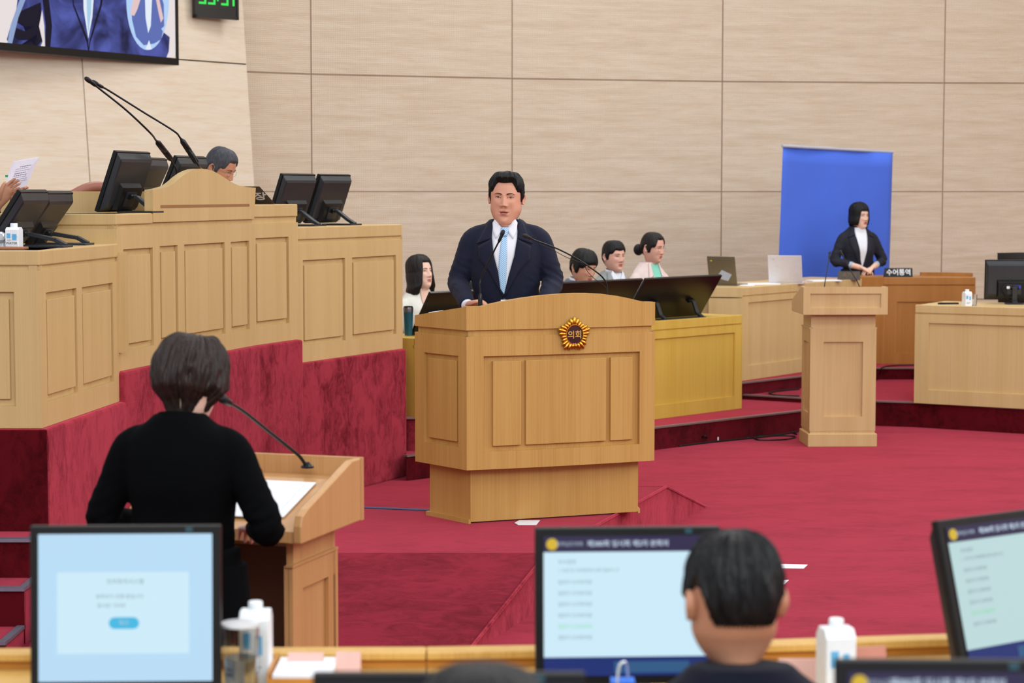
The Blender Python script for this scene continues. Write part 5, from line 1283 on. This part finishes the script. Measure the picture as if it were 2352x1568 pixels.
    if shirt:
        vz = vdepth; V = vwid
        left = [(-V*.9, 1.475), (-V*1.02, 1.41), (-V*.8, 1.30), (-V*.38, vz+.10), (-.002, vz)]; right = [(-a, b) for a, b in left]
        ribbon('shirt', dens(left), dens(right), .003, shirt, 8)
        if lapel:
            for s_ in (-1, 1):
                up = [(s_*(V*.92), 1.490), (s_*(V*1.0), 1.43), (s_*(V*1.0), 1.392)]; upo = [(s_*(V*1.30), 1.484), (s_*(V*1.75), 1.418), (s_*(V*2.2), 1.362)]
                ribbon('collar_lapel', dens(up), dens(upo), .0085, jacket, 4, .004)
                lo = [(s_*(V*1.0), 1.389), (s_*(V*.80), 1.30), (s_*V*.38, vz+.10), (s_*.000, vz)]; loo = [(s_*(V*2.05), 1.350), (s_*(V*2.0), 1.285), (s_*V*1.15, vz+.12), (s_*.004, vz-.012)]
                ribbon('lapel', dens(lo), dens(loo), .008, jacket, 5, .004)
        if collar:
            for s_ in (-1, 1):
                a = [(s_*.050, 1.497), (s_*.030, 1.462), (s_*.010, 1.438)]; b = [(s_*.066, 1.472), (s_*.062, 1.425), (s_*.045, 1.388)]
                ribbon('shirt_collar', dens(a, 3), dens(b, 3), .012, shirt, 3, .003)
        if tie:
            a = [(-.019, 1.446), (-.020, 1.432), (-.013, 1.404)]; b = [(.019, 1.446), (.020, 1.432), (.013, 1.404)]
            ribbon('tie_knot', dens(a, 3), dens(b, 3), .016, tie, 4, .010)
            a = [(-.013, 1.408), (-.025, 1.30), (-.030, vz+.12), (-.018, vz+.03), (.0, vz+.004)]; b = [(.013, 1.408), (.016, 1.30), (.014, vz+.12), (.008, vz+.05), (.002, vz+.003)]
            ribbon('tie', dens(a), dens(b), .0085, tie, 4, .004)
    # neck band and collar stand
    nb = MB(); nk = T((0, .012, 1.474+dz))
    if shirt and collar:
        rg = []
        for z, rx, ry, o_ in [(-.02, .062, .060, 0), (.028, .0575*neckw, .0555*neckw, 0), (.030, .054*neckw, .052*neckw, 0), (-.02, .056, .054, 0)]:
            rg.append([nk+Vector((math.sin(a)*rx*kw, math.cos(a)*ry*kw-.004, z+(.012*math.cos(a)))) for a in [2*PI*q/32 for q in range(32)]])
        nb.loft(rg+[rg[0]], False); mk('collar_band', nb, shirt, r, smooth=60)
    if jacket and lapel:
        rg = []
        for z, rx, ry in [(-.035, .090, .078), (.006, .0735*neckw, .066*neckw), (.010, .0695*neckw, .062*neckw), (-.02, .066, .058)]:
            rg.append([nk+Vector((math.sin(a)*rx*kw, math.cos(a)*ry*kw+.004, z+.014*math.cos(a))) for a in [(-.68*PI)+1.36*PI*q/30 for q in range(31)]])
        m = MB(); n_ = 31
        for row in rg: m.v += row
        for j in range(3):
            for i in range(30): q = j*n_+i; m.f.append((q, q+1, q+n_+1, q+n_)); m.m.append(0)
        mk('jacket_collar', m, jacket, r, smooth='all')
    if cuffs:
        for s_ in (-1, 1):
            a_, e_, w_ = aj[s_]; d = (w_-e_).normalized(); we = e_.lerp(w_, sleeve_end)
            mk('shirt_cuff', MB().tube([we-d*.02, we+d*.016, we+d*.018], [.033*kw, .0325*kw, .028*kw], 16), cuffs, r, smooth=True)
    # ---------- face details
    def fp(x, z, out=0.0):
        w, f, b = head_dim(z, jaw, neckw); n_ = 2.25; s_ = (min(abs(x)/w, .98))**(n_/2); c_ = math.sqrt(max(0, 1-s_*s_)); y = -f*abs(c_)**(2/n_)-face_disp(x, z, open_)
        return Mh @ bd_(Vector((x, y-out, z))*hs)
    Rb = lambda x, z: None
    if face:
        Rm = R3.to_4x4()
        for s_ in (-1, 1):
            ex, ezz = s_*.0315, .004; c = fp(ex, ezz, -.0035)
            Mx = Matrix.Translation(c) @ Rm
            eo = eye_open
            eye = mk('eye', MB().ell((0, 0, 0), (.0145*hs, .006*hs, .0042*hs*eo), 16, 10, Mx), MATS.get('eye_white') or plain('eye_white', (206,196,190), .3), r, smooth='all')
            if eo > .4:
                mk('iris', MB().ell((0, -.0022*hs, 0), (.0048*hs, .0046*hs, .0042*hs*eo), 12, 8, Mx), MATS.get('dark_iris') or plain('dark_iris', (26,18,16), .2), r, smooth='all')
            lash = [fp(ex+s_*dx*.001, ezz+dzz*.001*(.5+.5*eo), .0028) for dx, dzz in [(-15.5, -.5), (-9, 3.6), (0, 4.9), (8, 4.0), (15, .8)]]
            mk('eyelid_line', MB().tube(spline(lash, 4), [.0006]+[.0015]*15+[.0005], 6), MATS['dark_iris'] if 'dark_iris' in MATS else plain('dark_iris', (26,18,16), .2), r, smooth='all')
            lid = [fp(ex+s_*dx*.001, ezz+dzz*.001, .0012) for dx, dzz in [(-14.5, -.5), (-8, 6.2), (0, 8.2), (7, 7.2), (14, 1.5)]]
            mk('eyelid', MB().tube(spline(lid, 4), [.001]+[.0026]*15+[.001], 8), skin, r, smooth='all')
            if brow:
                bpts = [fp(s_*bx*.001, bz*.001, .0022) for bx, bz in [(12.5, 20.5), (21, 23.5), (32, 25.5), (42, 24), (50, 19.5)]]
                sp = spline(bpts, 4); mk('eyebrow', MB().tube(sp, [.0014+browt*math.sin(PI*min(1, (i+4)/len(sp)))*(1 if i < len(sp)-3 else .5) for i in range(len(sp))], 8, flat=.45), browmat or hair, r, smooth='all')
        LM = MATS.get('lips_%d_%d_%d' % lips) or plain('lips_%d_%d_%d' % lips, lips, .45)
        mk('lip', MB().tube(spline([fp(x*.001, z*.001, -.0008) for x, z in [(-20, -61.5), (-10, -58.8), (-3, -57.6), (0, -58.2), (3, -57.6), (10, -58.8), (20, -61.5)]], 3), [.0008]+[.0030]*17+[.0008], 8), LM, r, smooth='all')
        mk('lip', MB().tube(spline([fp(x*.001, z*.001-open_*.003, -.0008) for x, z in [(-18, -63.5), (-9, -67.0), (0, -68.2), (9, -67.0), (18, -63.5)]], 4), [.0008]+[.0036]*15+[.0008], 8), LM, r, smooth='all')
        mk('mouth_line', MB().tube(spline([fp(x*.001, z*.001-open_*.001, .0002) for x, z in [(-20, -62.3), (-8, -62.6), (0, -62.8), (8, -62.6), (20, -62.3)]], 4), [.0006]+[.0010+.0016*open_]*15+[.0006], 6), MATS.get('mouth_dark') or plain('mouth_dark', (92,38,38), .5), r, smooth='all')
        for s_ in (-1, 1): mk('nostril', MB().ell(fp(s_*.0075, -.0445, -.0010), (.0030, .0022, .0016), 8, 6), MATS['mouth_dark'], r, smooth='all')
        if glasses:
            fm = plain('glasses_frame', (150,120,104), .35, .5) if 'glasses_frame' not in MATS else MATS['glasses_frame']
            gl = MB()
            for s_ in (-1, 1):
                pts = [fp(s_*.032, .0, .013)+ (Rm @ Vector((math.cos(a)*.0215, 0, math.sin(a)*.018)))*hs for a in [2*PI*q/20 for q in range(21)]]; gl.tube(pts, .0009, 6)
                gl.tube([fp(s_*.053, .003, .011), Mh @ bd_(Vector((s_*.080, -.03, .005))*hs), Mh @ bd_(Vector((s_*.082, .01, .004))*hs)], .0009, 6)
            gl.tube([fp(-.011, .003, .009), fp(.011, .003, .009)], .0009, 6); mk('glasses', gl, fm, r, smooth='all')
    # ---------- hair
    if hairspec: hairspec(r, Mh, hs, bd_, hair)
    return r, aj, Mh, bd_, T

# hair styles ----------------------------------------------------------------------------------
def ang(phi): return abs(phi)
def style_short(front=.068, side=-.012, nape=-.075, top=.018, sidet=.006, quiff=.0, amp=.003, seed=1, sweep=0, fringe=0, lock=11, fine=0.0, slant=30):
    def spec(r, Mh, hs, bd, mat):
        def hem(phi):
            a = ang(phi)
            fr = front - .006*math.sin(phi*6+seed)*(.4 if fringe else .15) - fringe
            t1 = sstep(.50, .92, a); v = fr+(side+.035-fr)*t1
            t2 = sstep(1.15, 1.35, a); v = v+(side-.012-v)*t2
            t2b = sstep(1.55, 1.75, a); v = v+(side+.03-v)*t2b
            t3 = sstep(1.9, 2.4, a); return v+(nape-v)*t3
        def thick(phi, z):
            a = ang(phi); tp = sstep(.02, .105, z)
            th = sidet+(top-sidet)*tp
            f = math.exp(-(a/1.1)**2)*sstep(.045, .085, z)*(1-.75*sstep(.098, .1165, z)); th *= 1-.25*sstep(.10, .117, z)
            th += quiff*f*(1+sweep*math.sin(phi))
            if z < -.03: th *= max(.25, 1-(-.03-z)/.05)
            return th
        hair_cap('hair', r, Mh, mat, hs, bd, hem, thick, amp=amp, seed=seed, lock=lock, fine=fine, slant=slant)
    return spec
def style_bob(length=-.13, part=0.0, vol=.020, flick=.0, seed=3, face=.82, fringe=.0, amp=.003, back=None):
    def spec(r, Mh, hs, bd, mat):
        bk = back if back is not None else length
        def hem(phi):
            a = ang(phi-part*.25); fr = .066-fringe
            t = sstep(face-.28, face+.10, a); v = fr+(length-fr)*t
            t3 = sstep(2.0, 2.7, a); return v+(bk-v)*t3
        def prof(z):
            if z > .0: return (0, 0, 0)
            k = min(1, -z/.13); return (.078+.010*math.sin(PI*k*.9)+flick*sstep(.55, 1, k), .062, .097-.012*k+flick*sstep(.6, 1, k))
        def thick(phi, z):
            a = ang(phi); return vol*(.55+.45*sstep(.02, .10, z))*(1 if a > face else .55+.45*a/face) - (.008*sstep(-.09, -.13, z) if flick == 0 else 0)
        hair_cap('hair', r, Mh, mat, hs, bd, hem, thick, amp=amp, seed=seed, prof=prof, nz=44, nc=120)
    return spec

SK1 = skinmat('skin_warm', (210,152,128)); SK2 = skinmat('skin_fair', (230,190,172)); SK3 = skinmat('skin_tan', (188,132,104)); SK4 = skinmat('skin_pink', (222,168,150))
HB_ = hairmat('hair_black', (7,7,9), (22,21,25)); HB2 = hairmat('hair_brown_black', (13,10,11), (36,27,26)); HB3 = hairmat('hair_dark_brown', (16,11,10), (58,43,38)); HG = hairmat('hair_greying', (16,16,20), (88,90,100))
NAVY = plain('navy_suit_wool', (19,23,45), .8, 0, .25, .04, .08, 220, bump=.15); DNAVY = plain('dark_navy_wool', (15,18,32), .85, 0, .12, .03, .08, 200); BLK = plain('black_wool', (6,7,9), .9, 0, .06, .0, .1, 200)
SHIRTW = plain('white_shirt', (226,228,238), .7, 0, .3, .1, .02, 12, bump=.2); TIEM = striped('blue_striped_tie', (120,170,220), (196,220,240), 95)
CREAM = plain('cream_knit', (232,230,222), .85, 0, .2, .2); GREYS = plain('grey_suit', (150,154,156), .85, 0, .2, .1); PINKS = plain('pale_pink_suit', (226,206,202), .85, 0, .2, .1); MINT = plain('mint_blouse', (130,208,186), .7)
DK = plain('dark_trousers', (30,32,40), .85)

# main speaker ---------------------------------------------------------------------------------
mp = P(1162, 600, 10.93)
spk, aj, Mh, bd_, T = person((mp.x, 10.93, PZ), math.radians(-4), 'man in navy suit and blue striped tie speaking behind the large podium', k=1.015, kw=1.0, lean=.0, head_rot=(.02, .03, math.radians(-3)), hs=1.07, jaw=1.12, neckw=1.20, chin=1.22, shz=1.412, browt=.0046,
  skin=SK1, hair=HB_, hairspec=style_short(front=.076, side=-.006, nape=-.08, top=.020, sidet=.009, quiff=.016, amp=.004, seed=2.2, sweep=.45, fine=.0022, slant=26),
  jacket=NAVY, shirt=SHIRTW, tie=TIEM, vdepth=1.10, vwid=.068, bulk=1.04, open_=.7, voxel=.0075, cuffs=SHIRTW, nr=150, nc=150,
  arms={-1: ((-.252, -.02, 1.155), (-.185, -.24, 1.052)), 1: ((.252, -.02, 1.165), (.215, -.25, 1.05))},
  hand_spec=({'dir': (.10, -.05, .012), 'up': (.0, .5, 1), 'curl': .55, 'thumb': .1}, {'dir': (-.08, -.06, -.0), 'curl': .5}), trousers=NAVY, lips=(176,104,98), eye_open=.8)
mk('button', MB().ell(spk and T((0.002, -.155, 1.075)), (.0075, .003, .0075), 12, 8), BLACKG, spk, smooth=True)
r = empty('wireless_clicker', (mp.x+.04, 10.62, 1.255+.0), .6, 'small white object at the speaker\'s fingers on the podium top', 'clicker')
mk('shell', MB().ell((0, 0, .06), (.030, .012, .012), 14, 8), WHITE, r, smooth=True); mk('stand', MB().box((-.03, -.012, 0), (.03, .012, .05)), WHITE, r)
q = P(1040, 706, 10.55); r = empty('paper_stack', (-.33, 10.52, 1.255), -.35, 'sheaf of white papers on the left end of the podium top', 'papers'); mk('sheets', MB().box((-.07, -.09, .0), (.09, .09, .03)), WHITE, r)
q = P(1165, 694, 10.55); r = empty('paper_stack', (-.03, 10.60, 1.255), .0, 'bit of white paper showing over the podium top below the jacket', 'papers'); mk('sheets', MB().box((-.028, -.03, 0), (.028, .03, .085)), WHITE, r)

# chairs for the seated staff ---------------------------------------------------------------------
def office_chair(loc, rz, label, mat=None, back_top=.98, seat=.47):
    mat = mat or BLACK; r = empty('office_chair', loc, rz, label, 'chair')
    mk('seat', MB().box((-.24, -.24, seat-.06), (.24, .24, seat)), mat, r, bevel=.02)
    m = MB(); rg = []
    for j in range(7):
        t = j/6; z = seat+.12+(back_top-seat-.12)*t; w_ = .21+.02*math.sin(PI*t); y = .25+.03*t-.03*math.sin(PI*t); rg.append([Vector((-w_, y-.01, z)), Vector((0, y+.03, z)), Vector((w_, y-.01, z)), Vector((w_, y+.02, z)), Vector((0, y+.06, z)), Vector((-w_, y+.02, z))])
    m.loft(rg); mk('backrest', m, mat, r, smooth=50)
    mk('back_bar', MB().tube([(0, .1, seat-.05), (0, .29, seat-.03), (0, .31, seat+.3)], .016, 8), BLACK, r, smooth=True)
    for s_ in (-1, 1): mk('armrest', MB().tube([(s_*.22, .1, seat-.04), (s_*.27, .08, seat+.02), (s_*.27, .05, seat+.2), (s_*.27, -.15, seat+.2)], .015, 8), BLACK, r, smooth=True)
    mk('post', MB().tube([(0, 0, .06), (0, 0, seat-.06)], .024, 10), CHAR, r, smooth=True)
    for k in range(5): a = 2*PI*k/5; mk('base_leg', MB().tube([(0, 0, .07), (math.cos(a)*.28, math.sin(a)*.28, .04), (math.cos(a)*.28, math.sin(a)*.28, .02)], [.02, .014, .02], 8), CHAR, r, smooth=True)
    return r
def seat_person(px, D, z, rz, lab, topy, **kw_):
    # scale so that the crown meets the photo's height
    q = P(px, topy, D); crown = q.z-z; 
    k_ = crown/(1.715-.44+.0+.018); r_ = person((q.x, D, z), rz, lab, seated=True, k=k_, **kw_); return r_
# woman in white, seated left of the podium, looking to the right
seat_person(966, 14.8, .165, math.radians(40), 'young seated woman in white with black shoulder length hair looking right', 585, woman=True, hs=1.0, head_rot=(-.16, 0, math.radians(10)), ears=False, skin=SK2, hair=HB2, hairspec=style_bob(-.155, vol=.022, flick=.022, face=.72, seed=4), jacket=CREAM, shirt=SK2, collar=False, lapel=False, vdepth=1.28, vwid=.05, lips=(206,108,112), trousers=DK, hands=(False, False), nr=70, nc=84)
# man looking down right of the speaker
seat_person(1312, 16.0, .165, math.radians(40), 'man with black fringe bent over looking down, beside the speaker\'s elbow', 568, lean=.14, hs=1.09, head_rot=(.22, 0, math.radians(2)), skin=SK1, hair=HB_, hairspec=style_short(front=.050, side=-.03, nape=-.085, top=.022, sidet=.014, seed=5, fringe=.016), jacket=plain('grey_blue_suit', (104,112,128), .85), shirt=SHIRTW, vdepth=1.2, trousers=DK, hands=(False, False), nr=70, nc=84, eye_open=.3)
# man in grey
seat_person(1408, 16.35, .165, math.radians(36), 'man in light grey suit and open white collar gazing right', 549, hs=1.0, head_rot=(.0, 0, math.radians(0)), skin=SK4, hair=HB_, hairspec=style_short(front=.058, side=-.015, nape=-.08, top=.02, sidet=.010, seed=8, fringe=.010), jacket=GREYS, shirt=SHIRTW, vdepth=1.16, trousers=DK, hands=(False, False), nr=70, nc=84)
# woman in pink with glasses and a bun
pk, aj_, Mh_, bdp, _T = seat_person(1493, 16.9, .165, math.radians(40), 'woman in pale pink jacket with glasses and a low black hair bun', 527, woman=True, hs=1.02, head_rot=(.12, 0, math.radians(14)), skin=SK4, hair=HB2, hairspec=style_short(front=.070, side=-.03, nape=-.07, top=.014, sidet=.012, seed=9, amp=.002), jacket=PINKS, shirt=MINT, collar=False, vdepth=1.12, vwid=.045, glasses=True, trousers=DK, hands=(False, False), nr=70, nc=84, bulk=1.05, lips=(198,92,92))
mk('hair_bun', MB().ell(Mh_ @ bdp(Vector((0, .135, -.035))), (.045, .040, .048), 18, 12), HB2, pk, smooth='all')
# dark sleeve of somebody left of the speaker
seat_person(1052, 15.6, .165, math.radians(40), 'seated person in dark navy mostly hidden behind the speaker\'s elbow', 640, hs=.95, lean=.2, head_rot=(.3, 0, 0), skin=SK1, hair=HB_, hairspec=style_short(seed=12), jacket=DNAVY, shirt=SHIRTW, trousers=DK, hands=(False, False), nr=50, nc=60, voxel=.012)
for (px, D, rz, lab, mt, bt) in [(966, 15.0, 40, 'black office chair under the woman in white', BLACK, .9), (1330, 16.25, 40, 'office chair with teal mesh back behind the man looking down', TEAL, .98), (1418, 16.6, 36, 'black office chair behind the man in grey', BLACK, .99), (1500, 17.1, 40, 'black office chair under the woman in pink', BLACK, .9), (1052, 15.8, 40, 'black office chair hidden behind the main speaker', BLACK, .8)]:
    q = P(px, 600, D); office_chair((q.x+ (.05 if px == 1330 else .08 if px == 1418 else 0), D+.05, .165), math.radians(rz), lab, mt, bt)
# interpreter, standing behind the brown desk
ip = P(1970, 600, 19.75); crown = P(1970, 469, 19.75).z
person((ip.x, 19.75, .3), math.radians(12), 'sign language interpreter in dark jacket and white top, hands folded, before blue backdrop', k=(crown-.3)/1.735, kw=.98, woman=True, hs=1.0, head_rot=(.0, 0, math.radians(24)), ears=False, skin=SK2, hair=HB_, hairspec=style_bob(-.085, vol=.024, face=.80, fringe=.020, seed=7, back=-.10), jacket=plain('deep_navy_jacket', (20,22,38), .85), shirt=SHIRTW, collar=False, vdepth=1.02, vwid=.062, trousers=DK,
  arms={-1: ((-.245, -.02, 1.10), (-.05, -.215, 1.03)), 1: ((.25, -.02, 1.10), (.075, -.205, 1.03))}, sleeve_end=.62, cuffs=plain('pale_blue_cuff', (170,184,206), .7), hand_spec=({'dir': (.09, -.01, -.035), 'curl': .5}, {'dir': (-.09, -.01, -.04), 'curl': .5}), lips=(196,60,60), nr=70, nc=84)
# chairman's head behind the crown board
cp = P(474, 331, 12.7); crown = cp.z
person((cp.x, 12.7, crown-(1.733-.44)*.98), math.radians(62), 'grey haired man with glasses bowed behind the middle rostrum desk', seated=True, k=.98, lean=.05, head_rot=(.42, 0, math.radians(6)), skin=SK3, hair=HG, hairspec=style_short(front=.064, side=-.02, nape=-.08, top=.018, sidet=.010, seed=14, amp=.004), jacket=DNAVY, shirt=SHIRTW, glasses=True, trousers=DK, hands=(False, False), nr=70, nc=84, voxel=.012)
office_chair((cp.x-.02, 12.78, crown-(1.733-.44)*.98), math.radians(62), 'brown leather chair behind the middle rostrum desk', LEATHER, .95)
# reader in black, seen from behind
fw = P(418, 1000, 6.05); crown = P(430, 781, 6.05).z
fwp, ajf, Mhf, bdf, Tf = person((fw.x, 6.05, 0), math.radians(180-8), 'person in black coat with short wavy brown hair reading at the near lectern', k=(crown)/1.745, kw=.93, woman=True, lean=-.0, head_rot=(.30, 0, math.radians(-14)), hs=1.03, ears=False, shz=1.395, skin=SK2, hair=HB3,
  hairspec=style_short(front=.05, side=-.075, nape=-.112, top=.032, sidet=.028, quiff=.006, amp=.009, seed=21, lock=7, fine=.003, slant=14), jacket=BLK, shirt=None, trousers=BLK, bulk=1.10, arms={-1: ((-.285, .02, 1.08), (-.19, -.18, 1.045)), 1: ((.275, -.02, 1.09), (.20, -.22, 1.06))}, hands=(True, True), nr=60, nc=70, voxel=.009)
cm_ = MB(); rg = []
for z, w_, d_ in [(.95, .19, .13), (.80, .20, .145), (.60, .215, .155), (.42, .23, .165)]: rg.append([Tf((math.sin(a)*w_*1.1, math.cos(a)*d_, z)) for a in [2*PI*q/28 for q in range(28)]])
cm_.loft(rg); mk('coat_skirt', cm_, BLK, fwp, smooth=60)
# script on the near lectern
lm = wm(lec_near)
r = empty('script_sheets', lm @ Vector((0, .18, .86)), math.radians(180-18), 'white script sheets on the sloping board of the near lectern', 'papers')
pm = MB(); tpb = 1.008-.062; zb_ = 1.008-.212
def board_z(y): 
    y0_, y1_ = .06, .39+.07-.012; z0_, z1_ = tpb-.002, zb_+.036; return z0_+(z1_-z0_)*(y-y0_)/(y1_-y0_)
for (x0, x1, ya, yb, e) in [(-.20, .06, .10, .36, .004), (-.17, .09, .11, .38, .008)]:
    vs_ = [lm @ Vector((x, y, board_z(y)+e)) for x, y in ((x0, ya), (x1, ya), (x1, yb), (x0, yb))]
    pm.loft([[v for v in vs_], [v+Vector((0, 0, .003)) for v in vs_]])
mk('sheets', pm, WHITE, r, world=True)
# seated man in the foreground, seen from behind
fm_ = P(1690, 1300, 3.62); crown = P(1690, 1226, 3.62).z
person((fm_.x+.02, 3.62, 0), math.radians(180+7), 'seated man with short black hair and navy jacket, seen from behind before agenda monitor', seated=True, k=crown/(1.735-.44), kw=1.08, lean=.10, head_rot=(.04, 0, math.radians(3)), hs=1.02, jaw=1.08, neckw=1.25, skin=SK3, hair=HB_, hairspec=style_short(front=.07, side=.0, nape=-.038, top=.018, sidet=.009, amp=.006, seed=31, fine=.002), jacket=DNAVY, shirt=None, trousers=DK, bulk=1.05, nr=60, nc=70)
office_chair((fm_.x, 3.60, 0), math.radians(180+12), 'dark office chair under the seated man in the foreground', BLACK, .80)
# nearest head, bottom centre
nh = P(1105, 1500, 2.5); crown = P(1105, 1500, 2.5).z
person((nh.x, 2.5, 0), math.radians(180), 'very blurred dark haired head at bottom centre, nearest to the camera', seated=True, k=crown/(1.745-.44), head_rot=(.1, 0, 0), hs=.98, skin=SK3, hair=HB_, hairspec=style_short(seed=41, top=.024, sidet=.012), jacket=DNAVY, shirt=None, trousers=DK, nr=50, nc=60, voxel=.012)
office_chair((nh.x, 2.48, 0), math.radians(180), 'dark office chair below the bottom centre head', BLACK, .80)
# person at the left edge holding a booklet: only hands and paper reach into the picture
hz = P(20, 440, 10.2)
ep, aje, Mhe, bde, Te = person((-2.70, 9.88, .90), math.radians(60), 'person at the left edge whose hands hold up a printed booklet', seated=True, k=1.0, skin=SK3, hair=HB_, hairspec=style_short(seed=51), jacket=DNAVY, shirt=SHIRTW, trousers=DK, nr=50, nc=60, voxel=.012,
  arms={-1: ((-.27, -.08, .72), (-.06, -.36, .935)), 1: ((.25, -.10, .70), (.07, -.34, .91))}, hand_spec=({'dir': (.06, -.02, .08), 'curl': .25, 'up': (0, 1, .2), 'thumb': .2}, {'dir': (-.03, -.05, .09), 'curl': .35, 'up': (0, 1, .2)}))
office_chair((-2.74, 9.93, .90), math.radians(60), 'black chair beyond the left edge of the picture', BLACK, .9)
c0, c1, c2, c3 = P(34, 371, 9.74), P(90, 361, 9.86), P(50, 452, 9.80), P(2, 462, 9.68)
r = empty('booklet', (c3.x, c3.y, c3.z), 0, 'white printed booklet with green and yellow tabs held up at the left edge', 'booklet')
bk = (c1-c0).cross(c3-c0).normalized(); bk = bk if bk.y > 0 else -bk
mk('pages', MB().loft([[c0, c1, c2, c3], [v+bk*.012 for v in (c0, c1, c2, c3)]]), plain('lilac_white_paper', (222,218,232), .7), r, world=True)
e1 = (c1-c0); e2 = (c3-c0)
tl = MB()
rs = random.Random(3)
for j in range(9):
    v0 = .16+.055*j
    x0, x1 = (.30, .78) if j == 0 else (.16, .62+.2*rs.random())
    u_ = x0
    while u_ < x1:
        du = .03+.05*rs.random(); a = c0+e1*u_+e2*v0-bk*.001; b = c0+e1*min(u_+du, x1)+e2*v0-bk*.001; d = e2*(.018 if j in (0, 3, 4) else .010); tl.add([a, b, b+d, a+d], [(0, 1, 2, 3)]); u_ += du+.02
mk('printed_lines', tl, plain('print_grey', (92,88,104), .7), r, world=True)
mk('green_tab', MB().box((P(12, 403, 9.73).x, 9.73, P(12, 407, 9.73).z), (P(19, 403, 9.73).x, 9.735, P(12, 402, 9.73).z)), plain('green_tab', (40,150,90), .6), r, world=True)
q = P(11, 419, 9.67); mk('yellow_dot', MB().box((q.x-.005, 9.67, q.z-.005), (q.x+.005, 9.675, q.z+.005)), plain('yellow_tab', (214,196,60), .6), r, world=True)
# tumbler on the yellow desk
tq = P(938, 772, 14.03); r = empty('tumbler', (tq.x, 14.03, .917), 0, 'tall teal steel tumbler standing before the woman in white', 'tumbler')
mk('cup', MB().lathe([(.001, 0), (.026, 0), (.034, .17), (.034, .185), (.001, .185)], 24), plain('teal_enamel', (18,84,104), .35, .2), r, smooth=50)
mk('steel_rim', MB().lathe([(.0345, .16), (.0355, .186), (.0345, .192), (.030, .192)], 24, closed=False), STEEL, r, smooth=True); mk('lid', MB().lathe([(.001, .19), (.031, .19), (.031, .20), (.001, .203)], 24), BLACK, r, smooth=True)
# hand shape, folded wood at the back of the rostrum (carved chair top)
q = P(192, 437, 10.9); r = empty('carved_chair_top', (q.x, 11.2, 1.60), .5, 'reddish carved rounded chair top just showing behind the ledge left of the monitors', 'chair')
m = MB(); m.tube(spline([(-.14, 0, .27), (-.05, 0, .315), (.02, 0, .325), (.08, 0, .31), (.13, 0, .29)], 6), [.03]*25, 12); mk('carved_rail', m, plain('carved_red_wood', (160,100,84), .4), r, smooth=True)
mk('backrest', MB().box((-.13, -.015, -.3), (.12, .015, .29)), LEATHER, r); mk('seat', MB().box((-.2, -.02, -.34), (.2, .4, -.28)), LEATHER, r, bevel=.01)
for x, y in ((-.18, 0), (.18, 0), (-.18, .38), (.18, .38)): mk('leg', MB().box((x-.02, y-.02, -.60), (x+.02, y+.02, -.33)), LEATHER, r)
# black chair back at the right edge
q = P(2352, 585, 17.6); office_chair((q.x+.12, 17.6, .2), math.radians(20), 'black office chair back at the right edge above the monitor', BLACK, P(2345, 582, 17.6).z-.2, .5)
